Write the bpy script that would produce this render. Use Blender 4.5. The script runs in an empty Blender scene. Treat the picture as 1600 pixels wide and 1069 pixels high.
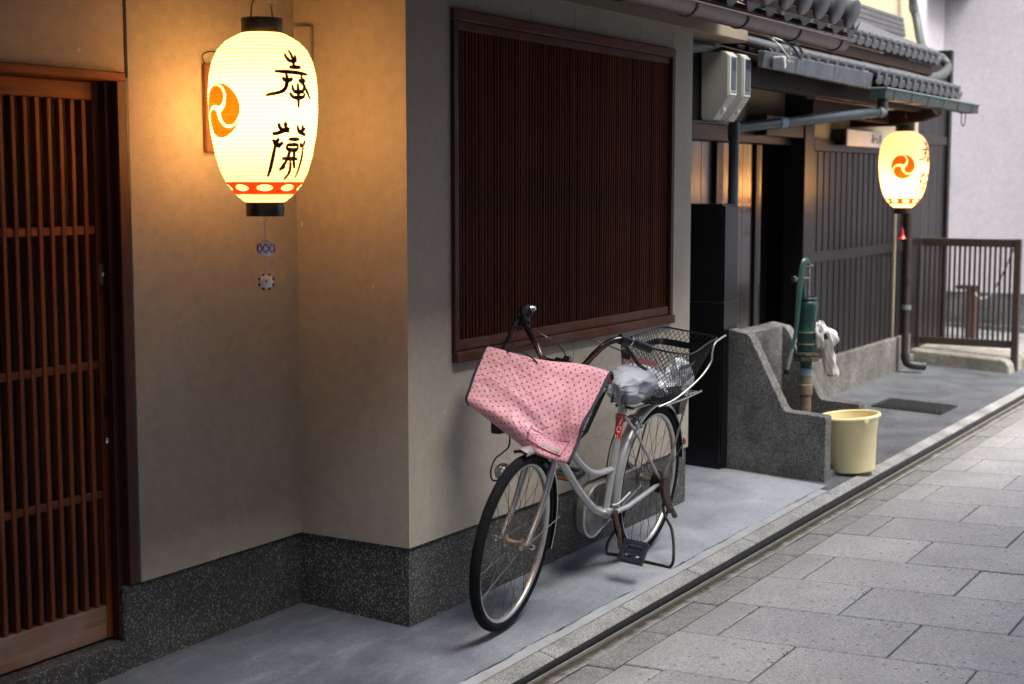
import bpy, bmesh, math, random
from mathutils import Vector, Matrix
R = math.radians
PI = math.pi
random.seed(7)
SC = bpy.context.scene
COL = SC.collection

# ------------------------------------------------------------------ camera
# world: X runs along the street (away), Y into the building, Z up; the corner foot of the plaster wall is the origin
cam_d = bpy.data.cameras.new('camera')
cam = bpy.data.objects.new('camera', cam_d); COL.objects.link(cam)
cam.location = (-4.408, -3.100, 1.650)
az, pitch = R(31.066), R(6.039)
vdir = Vector((math.cos(az) * math.cos(pitch), math.sin(az) * math.cos(pitch), -math.sin(pitch)))
cam.rotation_euler = vdir.to_track_quat('-Z', 'Y').to_euler()
cam_d.sensor_width = 36.0
cam_d.lens = 2311.0 / 1600.0 * 36.0
cam_d.clip_start, cam_d.clip_end = 0.05, 400
cam_d.dof.use_dof = True
cam_d.dof.focus_distance = 6.0
cam_d.dof.aperture_fstop = 2.8
SC.camera = cam

# ------------------------------------------------------------------ sky, sun, exposure
world = bpy.data.worlds.new('World'); SC.world = world; world.use_nodes = True
nt = world.node_tree; nt.nodes.clear()
sky = nt.nodes.new('ShaderNodeTexSky'); sky.sky_type = 'NISHITA'; sky.sun_disc = False
SUN_EL, SUN_ROT = R(58), R(184)
sky.sun_elevation = SUN_EL; sky.sun_rotation = SUN_ROT
sky.air_density = 1.0; sky.dust_density = 4.0; sky.ozone_density = 1.0
bg = nt.nodes.new('ShaderNodeBackground'); bg.inputs['Strength'].default_value = 0.085
wo = nt.nodes.new('ShaderNodeOutputWorld')
nt.links.new(sky.outputs[0], bg.inputs[0]); nt.links.new(bg.outputs[0], wo.inputs[0])
sun_d = bpy.data.lights.new('sun', 'SUN'); sun_d.energy = 1.5; sun_d.angle = R(36); sun_d.color = (1.0, 0.97, 0.93)
sun = bpy.data.objects.new('sun', sun_d); COL.objects.link(sun)
sdir = Vector((math.sin(SUN_ROT) * math.cos(SUN_EL), math.cos(SUN_ROT) * math.cos(SUN_EL), math.sin(SUN_EL)))
sun.rotation_euler = (-sdir).to_track_quat('-Z', 'Y').to_euler()
SC.view_settings.view_transform = 'Standard'; SC.view_settings.look = 'None'
SC.view_settings.exposure = 1.95; SC.view_settings.gamma = 1.0
SC.view_settings.use_curve_mapping = False
SC.render.engine = 'CYCLES'
SC.cycles.use_denoising = True
SC.cycles.max_bounces = 8; SC.cycles.diffuse_bounces = 5
SC.cycles.caustics_reflective = False; SC.cycles.caustics_refractive = False
SC.cycles.sample_clamp_indirect = 6.0

# ------------------------------------------------------------------ materials
def sn(nt, t, **kw):
    n = nt.nodes.new(t)
    for k, v in kw.items(): setattr(n, k, v)
    return n

class Mat:
    """small node-graph helper round a Principled BSDF"""
    def __init__(s, name, rough=0.6, metal=0.0, spec=0.5, coat=0.0):
        s.m = bpy.data.materials.new(name); s.m.use_nodes = True
        s.nt = s.m.node_tree; s.b = s.nt.nodes['Principled BSDF']
        s.b.inputs['Roughness'].default_value = rough; s.b.inputs['Metallic'].default_value = metal
        s.b.inputs['Specular IOR Level'].default_value = spec; s.b.inputs['Coat Weight'].default_value = coat
        s.tc = sn(s.nt, 'ShaderNodeTexCoord'); s.vec = s.tc.outputs['Object']; s.h = None
    def L(s, a, b): s.nt.links.new(a, b)
    def mapping(s, scale=(1, 1, 1), src=None, rot=(0, 0, 0)):
        n = sn(s.nt, 'ShaderNodeMapping'); n.inputs['Scale'].default_value = scale; n.inputs['Rotation'].default_value = rot
        s.L(src or s.vec, n.inputs['Vector']); return n.outputs[0]
    def noise(s, scale, detail=4, rough=0.55, vec=None, dist=0):
        n = sn(s.nt, 'ShaderNodeTexNoise'); n.inputs['Scale'].default_value = scale; n.inputs['Detail'].default_value = detail
        n.inputs['Roughness'].default_value = rough; n.inputs['Distortion'].default_value = dist
        s.L(vec or s.vec, n.inputs['Vector']); return n.outputs['Fac']
    def vor(s, scale, feature='F1', out='Distance', rnd=1.0, vec=None):
        n = sn(s.nt, 'ShaderNodeTexVoronoi'); n.feature = feature; n.inputs['Scale'].default_value = scale
        n.inputs['Randomness'].default_value = rnd
        s.L(vec or s.vec, n.inputs['Vector']); return n.outputs[out]
    def ramp(s, fac, stops, interp='LINEAR'):
        n = sn(s.nt, 'ShaderNodeValToRGB'); n.color_ramp.interpolation = interp
        e = n.color_ramp.elements
        while len(e) < len(stops): e.new(0.5)
        for i, (p, c) in enumerate(stops):
            e[i].position = p; e[i].color = (c[0], c[1], c[2], 1) if hasattr(c, '__len__') else (c, c, c, 1)
        s.L(fac, n.inputs[0]); return n.outputs[0]
    def mix(s, fac, a, b, mode='MIX'):
        n = sn(s.nt, 'ShaderNodeMix', data_type='RGBA', blend_type=mode)
        for i, v in ((0, fac), (6, a), (7, b)):
            if hasattr(v, 'is_linked'): s.L(v, n.inputs[i])
            elif i == 0: n.inputs[0].default_value = v
            else: n.inputs[i].default_value = (v[0], v[1], v[2], 1)
        return n.outputs[2]
    def math(s, op, a, b=0.0, c=0.0):
        n = sn(s.nt, 'ShaderNodeMath', operation=op)
        for i, v in enumerate((a, b, c)):
            if hasattr(v, 'is_linked'): s.L(v, n.inputs[i])
            else: n.inputs[i].default_value = v
        return n.outputs[0]
    def sep(s, vec=None):
        n = sn(s.nt, 'ShaderNodeSeparateXYZ'); s.L(vec or s.vec, n.inputs[0]); return n.outputs
    def rnd(s):
        return sn(s.nt, 'ShaderNodeObjectInfo').outputs['Random']
    def color(s, c):
        if hasattr(c, 'is_linked'): s.L(c, s.b.inputs['Base Color'])
        else: s.b.inputs['Base Color'].default_value = (c[0], c[1], c[2], 1)
        return s
    def bump(s, height, strength=0.3, dist=0.01):
        n = sn(s.nt, 'ShaderNodeBump'); n.inputs['Strength'].default_value = strength; n.inputs['Distance'].default_value = dist
        s.L(height, n.inputs['Height'])
        if s.h is not None: s.L(s.h, n.inputs['Normal'])
        s.h = n.outputs[0]; s.L(s.h, s.b.inputs['Normal']); return s
    def roughness(s, v): s.L(v, s.b.inputs['Roughness']); return s

def col(c, k): return (c[0] * k, c[1] * k, c[2] * k)

def simple(name, c, rough=0.5, metal=0.0, var=0.18, scale=14, bump=0.0, bscale=120, spec=0.5, coat=0.0, rv=0.12):
    m = Mat(name, rough, metal, spec, coat)
    n = m.noise(scale, 5)
    m.color(m.ramp(n, [(0.25, col(c, 1 - var)), (0.75, col(c, 1 + var))]))
    if rv: m.roughness(m.ramp(m.noise(scale * 1.7, 3), [(0.3, max(0.02, rough - rv)), (0.7, min(1, rough + rv))]))
    if bump: m.bump(m.noise(bscale, 3), bump, 0.004)
    return m.m

def wood(name, c1, c2, axis=2, rough=0.55, scale=1.0, spec=0.4, wear=None, coat=0.0, obj_var=0.25, grain=0.25):
    m = Mat(name, rough, 0, spec, coat)
    sc = [34 * scale] * 3; sc[axis] = 1.6 * scale
    v = m.mapping(sc)
    g = m.noise(1.0, 6, 0.6, v, 0.6)
    c = m.ramp(g, [(0.3, c1), (0.7, c2)])
    r = m.ramp(m.rnd(), [(0, 1 - obj_var), (1, 1 + obj_var)])
    c = m.mix(1.0, c, r, 'MULTIPLY')
    if wear: c = m.mix(m.ramp(m.noise(5, 4), [(0.45, 0.0), (0.7, 0.8)]), c, wear)
    m.color(c); m.bump(g, grain, 0.003)
    m.roughness(m.ramp(g, [(0.2, max(.05, rough - 0.1)), (0.8, min(1, rough + 0.15))]))
    return m.m

def plaster(name, c, var=0.10, stain=0.16):
    m = Mat(name, 0.92, 0, 0.15)
    big = m.noise(1.3, 6, 0.6); fine = m.noise(260, 3, 0.7)
    base = m.ramp(big, [(0.25, col(c, 1 - var)), (0.75, col(c, 1 + var))])
    base = m.mix(1.0, base, m.ramp(fine, [(0.3, 0.78), (0.7, 1.16)]), 'MULTIPLY')
    base = m.mix(1.0, base, m.ramp(m.noise(22, 5, 0.7), [(0.3, 0.90), (0.7, 1.08)]), 'MULTIPLY')
    streak = m.noise(1.0, 5, 0.65, m.mapping((9, 9, 0.7)))
    base = m.mix(m.ramp(streak, [(0.55, 0.0), (0.85, stain)]), base, col(c, 0.62))
    z = m.sep()[2]
    chips = m.vor(9.0, vec=m.mapping((1, 1, 0.55)))
    chipm = m.math('MULTIPLY', m.ramp(chips, [(0.035, 1.0), (0.06, 0.0)]), m.ramp(m.noise(2.2, 2), [(0.47, 0.0), (0.55, 0.9)]))
    base = m.mix(chipm, base, (0.66, 0.64, 0.60))
    hair = m.vor(1.7, 'DISTANCE_TO_EDGE'); hair = m.math('ADD', hair, m.math('MULTIPLY', m.math('SUBTRACT', m.noise(14, 4), 0.5), 0.03))
    hm = m.math('MULTIPLY', m.ramp(hair, [(0.0, 0.5), (0.0035, 0.0)]), m.ramp(m.noise(1.1, 2), [(0.56, 0.0), (0.62, 1.0)]))
    base = m.mix(hm, base, col(c, 0.45))
    dirt = m.ramp(m.math('ADD', z, m.math('MULTIPLY', m.math('SUBTRACT', m.noise(6, 5, 0.65), 0.5), 0.55)), [(0.28, 0.24), (0.55, 0.0)])
    base = m.mix(dirt, base, col(c, 0.60))
    m.color(base)
    m.bump(fine, 0.5, 0.004); m.bump(m.noise(28, 4), 0.16, 0.008)
    return m.m

def granite(name, dark, light, scale=150, rough=0.75, amt=0.5, moss=None):
    m = Mat(name, rough, 0, 0.35)
    cells = m.vor(scale, out='Color')
    v = m.sep(cells)[0]
    d = m.vor(scale)
    c = m.ramp(v, [(0.0, col(dark, 0.55)), (0.5, dark), (0.5 + 0.5 * (1 - amt), col(dark, 1.6)), (1.0, light)])
    c = m.mix(m.ramp(d, [(0.25, 0.0), (0.6, 0.65)]), c, col(dark, 0.5))
    c = m.mix(1.0, c, m.ramp(m.noise(3.5, 5), [(0.3, 0.62), (0.7, 1.25)]), 'MULTIPLY')
    if moss: c = m.mix(m.ramp(m.noise(6, 5), [(0.48, 0.0), (0.72, 0.7)]), c, moss)
    m.color(c); m.bump(d, 0.5, 0.004); m.bump(m.noise(40, 3), 0.15, 0.004)
    return m.m

M = {}
M['plaster'] = plaster('plaster', (0.44, 0.400, 0.335))
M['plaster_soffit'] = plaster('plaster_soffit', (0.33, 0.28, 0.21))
M['plaster_amber'] = plaster('plaster_amber', (0.52, 0.44, 0.30), stain=0.15)
M['beige_wall'] = plaster('beige_wall', (0.62, 0.53, 0.36), stain=0.1)
M['lavender'] = plaster('lavender_render', (0.66, 0.63, 0.655), var=0.05, stain=0.12)
M['granite'] = granite('speckled_granite', (0.075, 0.075, 0.073), (0.37, 0.365, 0.355), 190, 0.75, 0.46)
M['trough_conc'] = granite('washed_aggregate', (0.200, 0.198, 0.190), (0.44, 0.43, 0.40), 120, 0.85, 0.4, moss=(0.06, 0.06, 0.05))
M['base_conc'] = granite('grey_aggregate', (0.16, 0.155, 0.14), (0.34, 0.33, 0.30), 110, 0.85, 0.4)
M['kerb'] = granite('kerb_granite', (0.36, 0.36, 0.345), (0.54, 0.54, 0.52), 260, 0.8, 0.3)
M['forecourt'] = granite('dark_aggregate', (0.125, 0.140, 0.152), (0.30, 0.31, 0.32), 140, 0.40, 0.35)
M['grey_stone'] = granite('grey_block', (0.20, 0.21, 0.20), (0.34, 0.34, 0.33), 90, 0.85, 0.3)
M['ledge'] = granite('ledge_concrete', (0.33, 0.32, 0.27), (0.45, 0.44, 0.40), 120, 0.85, 0.4, moss=(0.10, 0.09, 0.05))

def concrete_walk():
    m = Mat('trowelled_concrete', 0.7, 0, 0.35)
    n1 = m.noise(2.2, 7, 0.62, dist=0.6); n3 = m.noise(150, 3)
    x, y, z = m.sep()
    n4 = m.noise(1.0, 5, 0.6, m.mapping((3.0, 14, 3)))
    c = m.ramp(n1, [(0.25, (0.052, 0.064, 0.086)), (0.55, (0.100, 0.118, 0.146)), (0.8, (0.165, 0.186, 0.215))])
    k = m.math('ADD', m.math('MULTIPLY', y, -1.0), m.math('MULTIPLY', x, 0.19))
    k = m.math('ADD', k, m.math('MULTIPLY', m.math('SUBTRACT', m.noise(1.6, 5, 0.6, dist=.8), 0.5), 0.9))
    mortar_shade_fade = m.ramp(k, [(0.02, 0.0), (0.85, 1.0)])  # darker mortar plus eave shade put into the colour, paler towards the kerb
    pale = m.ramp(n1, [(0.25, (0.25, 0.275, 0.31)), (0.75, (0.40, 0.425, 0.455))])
    c = m.mix(mortar_shade_fade, c, pale)
    c = m.mix(m.ramp(n4, [(0.50, 0.0), (0.80, 0.28)]), c, (0.40, 0.42, 0.445))
    c = m.mix(1.0, c, m.ramp(n3, [(0.3, 0.72), (0.7, 1.18)]), 'MULTIPLY')
    c = m.mix(1.0, c, m.ramp(m.noise(48, 4, 0.7), [(0.3, 0.88), (0.7, 1.10)]), 'MULTIPLY')
    c = m.mix(m.ramp(m.noise(7, 5, 0.7), [(0.62, 0.0), (0.74, 0.45)]), c, (0.10, 0.11, 0.125))
    spots = m.vor(7.5); c = m.mix(m.ramp(spots, [(0.03, 0.6), (0.05, 0.0)]), c, (0.09, 0.09, 0.09))
    m.color(c); m.bump(n1, 0.12, 0.02); m.bump(n3, 0.25, 0.002)
    m.roughness(m.ramp(n1, [(0.3, 0.45), (0.7, 0.8)]))
    return m.m
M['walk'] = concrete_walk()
M['cement'] = simple('cement_strip', (0.33, 0.345, 0.36), 0.85, var=0.16, scale=7, bump=0.3, bscale=180)

def paving():
    m = Mat('paving_granite', 0.72, 0, 0.4)
    sp = m.vor(230, out='Color'); v = m.sep(sp)[1]
    c = m.ramp(v, [(0.0, (0.222, 0.221, 0.219)), (0.35, (0.330, 0.328, 0.325)), (0.75, (0.402, 0.400, 0.396)), (1, (0.505, 0.50, 0.493))])
    c = m.mix(1.0, c, m.ramp(m.rnd(), [(0, (0.80, 0.80, 0.815)), (0.5, (0.97, 0.97, 0.97)), (1, (1.12, 1.11, 1.09))]), 'MULTIPLY')
    c = m.mix(1.0, c, m.ramp(m.noise(3.5, 5), [(0.3, 0.88), (0.7, 1.08)]), 'MULTIPLY')
    c = m.mix(m.ramp(m.noise(1.3, 6, 0.65, vec=sn(m.nt, 'ShaderNodeNewGeometry').outputs['Position']), [(0.50, 0.0), (0.72, 0.42)]), c, (0.20, 0.195, 0.18))
    gum = m.vor(3.1, vec=sn(m.nt, 'ShaderNodeNewGeometry').outputs['Position']); c = m.mix(m.ramp(gum, [(0.045, 0.55), (0.06, 0.0)]), c, (0.12, 0.12, 0.12))
    # small drilled pits, denser on some slabs
    pv = m.mapping((21, 26, 0.001), rot=(0, 0, 0.35))
    d = m.vor(1.0, rnd=0.55, vec=pv)
    pit = m.math('MULTIPLY', m.ramp(d, [(0.13, 1.0), (0.20, 0.0)]), m.ramp(m.noise(2.0, 3), [(0.30, 0.35), (0.58, 1.0)]))
    c = m.mix(m.math('MULTIPLY', pit, 0.85), c, (0.12, 0.12, 0.125))
    # damp band: slabs nearest the gutter (world Y) darker and blotchy
    geo = sn(m.nt, 'ShaderNodeNewGeometry')
    wx = m.sep(geo.outputs['Position'])
    wy = m.math('ADD', wx[1], m.math('MULTIPLY', m.math('SUBTRACT', m.noise(5, 4, vec=geo.outputs['Position']), 0.5), 0.35))
    damp = m.ramp(m.math('ADD', wy, 1.3), [(0.30, 0.0), (0.62, 0.55)])
    c = m.mix(damp, c, (0.20, 0.20, 0.18))
    m.color(c)
    m.bump(m.math('SUBTRACT', 1.0, pit), 0.6, 0.004); m.bump(m.noise(90, 3), 0.2, 0.003)
    m.roughness(m.ramp(m.noise(4, 3), [(0.3, 0.55), (0.7, 0.85)]))
    return m.m
M['paving'] = paving()
M['border'] = granite('border_concrete', (0.31, 0.31, 0.295), (0.45, 0.45, 0.43), 200, 0.7, 0.3, moss=(0.15, 0.145, 0.12))
def gutter_mat():
    m = Mat('mossy_gutter', 0.8, 0, 0.3)
    x, y, z = m.sep()
    sp = m.sep(m.vor(190, out='Color'))[0]
    c = m.ramp(sp, [(0.0, (0.20, 0.20, 0.185)), (0.6, (0.29, 0.29, 0.275)), (1.0, (0.40, 0.40, 0.38))])
    k = m.math('ADD', y, m.math('MULTIPLY', m.math('SUBTRACT', m.noise(16, 5, 0.65), 0.5), 0.085))
    moss = m.ramp(m.math('ADD', k, 1.0), [(0.335, 0.0), (0.372, 1.0)])
    c = m.mix(moss, c, m.ramp(m.noise(45, 4), [(0.3, (0.026, 0.023, 0.014)), (0.7, (0.075, 0.066, 0.040))]))
    m.color(c); m.bump(m.noise(80, 4), 0.5, 0.004)
    return m.m
M['gutter'] = gutter_mat()
M['joint'] = simple('joint_sand', (0.09, 0.09, 0.092), 0.95, bump=0.3)
M['kerb_face'] = simple('dark_kerb_face', (0.03, 0.031, 0.033), 0.45, bump=0.2)
M['kerb_edge'] = simple('metal_edge', (0.34, 0.33, 0.30), 0.45, 0.3)

M['door_wood'] = wood('door_wood', (0.085, 0.019, 0.005), (0.26, 0.068, 0.016), 2, 0.42, spec=0.25)
M['door_rail_wood'] = wood('door_rail_wood', (0.10, 0.023, 0.006), (0.29, 0.076, 0.018), 0, 0.42, spec=0.25)
M['door_kick'] = wood('weathered_wood', (0.17, 0.085, 0.05), (0.30, 0.17, 0.11), 0, 0.75, wear=(0.33, 0.29, 0.27))
M['jamb'] = wood('jamb_wood', (0.045, 0.012, 0.006), (0.10, 0.026, 0.012), 2, 0.5)
M['slat'] = wood('lattice_wood', (0.042, 0.0105, 0.0045), (0.112, 0.031, 0.012), 2, 0.65, spec=0.05, obj_var=0.35)
M['frame_h'] = wood('window_frame_wood', (0.050, 0.0135, 0.007), (0.140, 0.044, 0.021), 0, 0.55, spec=0.15, wear=(0.12, 0.070, 0.055))
M['frame_v'] = wood('window_stile_wood', (0.040, 0.012, 0.007), (0.100, 0.032, 0.016), 2, 0.5, spec=0.25)
M['siding'] = wood('dark_siding', (0.009, 0.008, 0.0085), (0.020, 0.018, 0.018), 2, 0.36, spec=0.36, obj_var=0.3)
M['siding_h'] = wood('dark_rail', (0.012, 0.011, 0.011), (0.026, 0.022, 0.022), 0, 0.36)
M['lacquer'] = wood('lacquered_boards', (0.008, 0.0045, 0.003), (0.018, 0.010, 0.006), 2, 0.12, spec=0.9, coat=0.25, grain=0.9)
M['beam'] = wood('eave_timber', (0.014, 0.007, 0.0045), (0.034, 0.016, 0.010), 0, 0.6, spec=0.2)
M['rafter'] = wood('rafter_timber', (0.05, 0.022, 0.012), (0.10, 0.045, 0.024), 1, 0.6, spec=0.2)
M['black'] = simple('black_cavity', (0.006, 0.006, 0.007), 0.6)
M['black_panel'] = simple('black_cabinet_paint', (0.0035, 0.0035, 0.0045), 0.22, rv=0.0, var=0.05, spec=0.3)
M['tile'] = simple('smoked_clay_tile', (0.100, 0.104, 0.112), 0.36, var=0.35, rv=0.06, scale=9, bump=0.1, spec=0.6)
M['flash'] = simple('lead_flashing', (0.10, 0.112, 0.132), 0.5, 0.2, var=0.35, scale=12)
M['brown_gutter'] = simple('brown_gutter', (0.115, 0.066, 0.060), 0.38, var=0.15, rv=0.05)
M['verdigris'] = simple('verdigris_gutter', (0.050, 0.066, 0.062), 0.5, 0.2, var=0.35, scale=22)
M['verd_light'] = simple('verdigris_rim', (0.15, 0.21, 0.18), 0.5, 0.1)
M['pipe'] = simple('blue_grey_pipe', (0.030, 0.046, 0.054), 0.40, var=0.25)
M['pipe_dark'] = simple('dull_green_pipe', (0.07, 0.085, 0.083), 0.5)
M['pipe_grey'] = simple('grey_green_pipe', (0.13, 0.15, 0.15), 0.5)
M['pipe_brown'] = simple('brown_pipe', (0.028, 0.019, 0.016), 0.4)
M['meter'] = simple('meter_cream', (0.44, 0.44, 0.39), 0.45, var=0.08)
M['meter_front'] = simple('meter_front', (0.66, 0.67, 0.64), 0.4, var=0.05)
M['meter_glass'] = simple('meter_window', (0.035, 0.05, 0.07), 0.12, spec=0.7)
M['white_plastic'] = simple('white_plastic', (0.72, 0.73, 0.74), 0.4, var=0.04)
M['sign_white'] = simple('sign_panel', (0.88, 0.89, 0.90), 0.35, var=0.03)
M['ink'] = simple('black_ink', (0.02, 0.02, 0.02), 0.6)
M['cable_w'] = simple('white_cable', (0.6, 0.58, 0.56), 0.5)
M['cable_b'] = simple('black_cable', (0.006, 0.006, 0.007), 0.4)
M['fence'] = simple('brown_fence_paint', (0.045, 0.032, 0.025), 0.45, var=0.2)
M['chain'] = simple('white_chain', (0.6, 0.6, 0.58), 0.5)
M['bollard'] = simple('red_brown_post', (0.085, 0.040, 0.032), 0.55)
M['pump_green'] = simple('green_enamel', (0.006, 0.040, 0.033), 0.33, var=0.3, rv=0.03, scale=20, spec=0.6)
M['pump_handle'] = simple('handle_green', (0.013, 0.052, 0.046), 0.35, var=0.3, rv=0.03, scale=25, spec=0.6)
M['pump_rust'] = simple('rusty_flange', (0.10, 0.095, 0.065), 0.6, 0.2, var=0.5, scale=60)
M['pump_pipe'] = simple('tape_wrapped_pipe', (0.19, 0.16, 0.10), 0.6, var=0.3, scale=40)
M['tape'] = simple('pale_blue_tape', (0.18, 0.30, 0.36), 0.5)
M['towel'] = simple('white_cotton', (0.74, 0.72, 0.70), 0.9, var=0.06, bump=0.35, bscale=160)
M['bucket'] = simple('yellow_plastic', (0.88, 0.77, 0.43), 0.42, var=0.05, scale=5, spec=0.45)
M['bucket'].node_tree.nodes['Principled BSDF'].inputs['Subsurface Weight'].default_value = 0.0
M['tyre'] = simple('tyre_rubber', (0.006, 0.0068, 0.009), 0.85, var=0.3, bump=0.4, bscale=200, spec=0.15)
M['chrome'] = simple('worn_chrome', (0.55, 0.55, 0.56), 0.22, 1.0, var=0.1)
M['rim'] = simple('aluminium_rim', (0.60, 0.59, 0.57), 0.36, 0.9, var=0.12, rv=0.04, scale=10)
M['rust_chrome'] = simple('rusty_chrome', (0.38, 0.33, 0.27), 0.4, 0.9, var=0.4, scale=50)
M['spoke'] = simple('dull_spokes', (0.10, 0.095, 0.09), 0.45, 0.7)
M['frame_silver'] = simple('silver_paint', (0.44, 0.445, 0.455), 0.34, 0.5, var=0.03, rv=0.02, spec=0.6, coat=0.3)
M['fork_metal'] = simple('fork_metal', (0.50, 0.49, 0.47), 0.34, 0.85, var=0.1, rv=0.02)
M['case_grey'] = simple('dirty_chain_case', (0.17, 0.165, 0.150), 0.45, 0.3, var=0.40, scale=18)
M['stay_grey'] = simple('grey_stay', (0.42, 0.42, 0.42), 0.35, 0.4)
M['black_plastic'] = simple('black_plastic', (0.007, 0.007, 0.008), 0.4)
M['navy_plastic'] = simple('pedal_plastic', (0.016, 0.020, 0.030), 0.35)
M['bar_black'] = simple('handlebar_metal', (0.075, 0.065, 0.07), 0.22, 0.9)
M['rust'] = simple('rusty_bracket', (0.055, 0.036, 0.028), 0.6, 0.4, var=0.5, scale=60)
M['red_sticker'] = simple('red_sticker', (0.50, 0.035, 0.035), 0.35)
M['white_print'] = simple('white_print', (0.75, 0.74, 0.74), 0.4)
M['reflector_red'] = simple('red_reflector', (0.45, 0.02, 0.015), 0.2)
M['reflector_amber'] = simple('amber_reflector', (0.50, 0.14, 0.015), 0.2)
M['lens'] = simple('clear_lens', (0.45, 0.44, 0.44), 0.12, 0.6)
M['pink_strip'] = simple('pink_strip', (0.62, 0.20, 0.22), 0.5)
M['seat_cover'] = simple('silver_vinyl', (0.44, 0.465, 0.50), 0.50, 0.1, var=0.10, scale=9)
def vinyl():
    m = Mat('silver_vinyl', 0.58, 0.0, 0.35)
    v = m.mapping((4.5, 4.5, 17))
    n = m.noise(1.0, 2, 0.4, v, 1.1)
    m.color(m.ramp(m.noise(9, 3), [(0.3, (0.34, 0.37, 0.42)), (0.7, (0.42, 0.45, 0.50))]))
    m.bump(m.ramp(n, [(0.35, 0.0), (0.5, 1.0), (0.62, 0.2), (0.75, 0.8)]), 0.42, 0.014)
    return m.m
M['seat_cover'] = vinyl()
M['bag'] = simple('crumpled_silver_bag', (0.50, 0.53, 0.56), 0.3, 0.3, var=0.35, scale=26)
M['navy'] = simple('navy_binding', (0.018, 0.017, 0.035), 0.7)
M['grey_strip'] = simple('reflective_strip', (0.42, 0.42, 0.44), 0.35)
M['plaque'] = wood('plaque_wood', (0.16, 0.07, 0.025), (0.25, 0.11, 0.04), 2, 0.6)
M['brass'] = simple('brass_plate', (0.45, 0.36, 0.2), 0.35, 0.8)
M['wire'] = simple('dark_wire', (0.03, 0.025, 0.02), 0.5, 0.5)
M['lantern_cap'] = simple('black_lacquer_cap', (0.010, 0.009, 0.009), 0.35)
M['ink_maroon'] = simple('maroon_ink', (0.035, 0.004, 0.006), 0.8)
M['leaf'] = simple('weed_leaf', (0.05, 0.11, 0.03), 0.6, var=0.3)
M['gravel_grey'] = granite('far_ground', (0.34, 0.35, 0.345), (0.48, 0.48, 0.48), 120, 0.8, 0.3)
M['grate'] = simple('cast_iron', (0.02, 0.019, 0.02), 0.55, 0.3)

def paper(name, c, cd, hoop=0.0):
    m = bpy.data.materials.new(name); m.use_nodes = True; nt = m.node_tree; nt.nodes.clear()
    o = nt.nodes.new('ShaderNodeOutputMaterial'); mx = nt.nodes.new('ShaderNodeMixShader')
    t = nt.nodes.new('ShaderNodeBsdfTranslucent'); d = nt.nodes.new('ShaderNodeBsdfDiffuse')
    tc = nt.nodes.new('ShaderNodeTexCoord'); nz = nt.nodes.new('ShaderNodeTexNoise'); nz.inputs['Scale'].default_value = 60
    rp = nt.nodes.new('ShaderNodeValToRGB')
    rp.color_ramp.elements[0].color = (c[0] * .92, c[1] * .9, c[2] * .86, 1); rp.color_ramp.elements[1].color = (c[0], c[1], c[2], 1)
    rp.color_ramp.elements[0].position = .3; rp.color_ramp.elements[1].position = .7
    nt.links.new(tc.outputs['Object'], nz.inputs['Vector']); nt.links.new(nz.outputs['Fac'], rp.inputs[0])
    colr = rp.outputs[0]
    if hoop:                                   # bamboo hoops behind the paper hold back some light
        sp = nt.nodes.new('ShaderNodeSeparateXYZ'); nt.links.new(tc.outputs['Object'], sp.inputs[0])
        mm = nt.nodes.new('ShaderNodeMath'); mm.operation = 'PINGPONG'; mm.inputs[1].default_value = hoop / 2; nt.links.new(sp.outputs[2], mm.inputs[0])
        r2 = nt.nodes.new('ShaderNodeValToRGB'); nt.links.new(mm.outputs[0], r2.inputs[0])
        r2.color_ramp.elements[0].position = 0.0; r2.color_ramp.elements[0].color = (.42, .36, .25, 1)
        r2.color_ramp.elements[1].position = 0.0030; r2.color_ramp.elements[1].color = (1, 1, 1, 1)
        mu = nt.nodes.new('ShaderNodeMix'); mu.data_type = 'RGBA'; mu.blend_type = 'MULTIPLY'; mu.inputs[0].default_value = 1
        nt.links.new(colr, mu.inputs[6]); nt.links.new(r2.outputs[0], mu.inputs[7]); colr = mu.outputs[2]
    nt.links.new(colr, t.inputs[0]); d.inputs[0].default_value = (*cd, 1)
    mx.inputs[0].default_value = 0.22
    nt.links.new(t.outputs[0], mx.inputs[1]); nt.links.new(d.outputs[0], mx.inputs[2]); nt.links.new(mx.outputs[0], o.inputs[0])
    return m
M['paper'] = paper('lit_paper', (0.96, 0.93, 0.80), (0.80, 0.78, 0.70), 0.01277)
M['paper_orange'] = paper('orange_print_on_paper', (0.60, 0.10, 0.008), (0.55, 0.08, 0.01))
M['paper_red'] = paper('red_print_on_paper', (0.50, 0.05, 0.02), (0.45, 0.04, 0.02))

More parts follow.
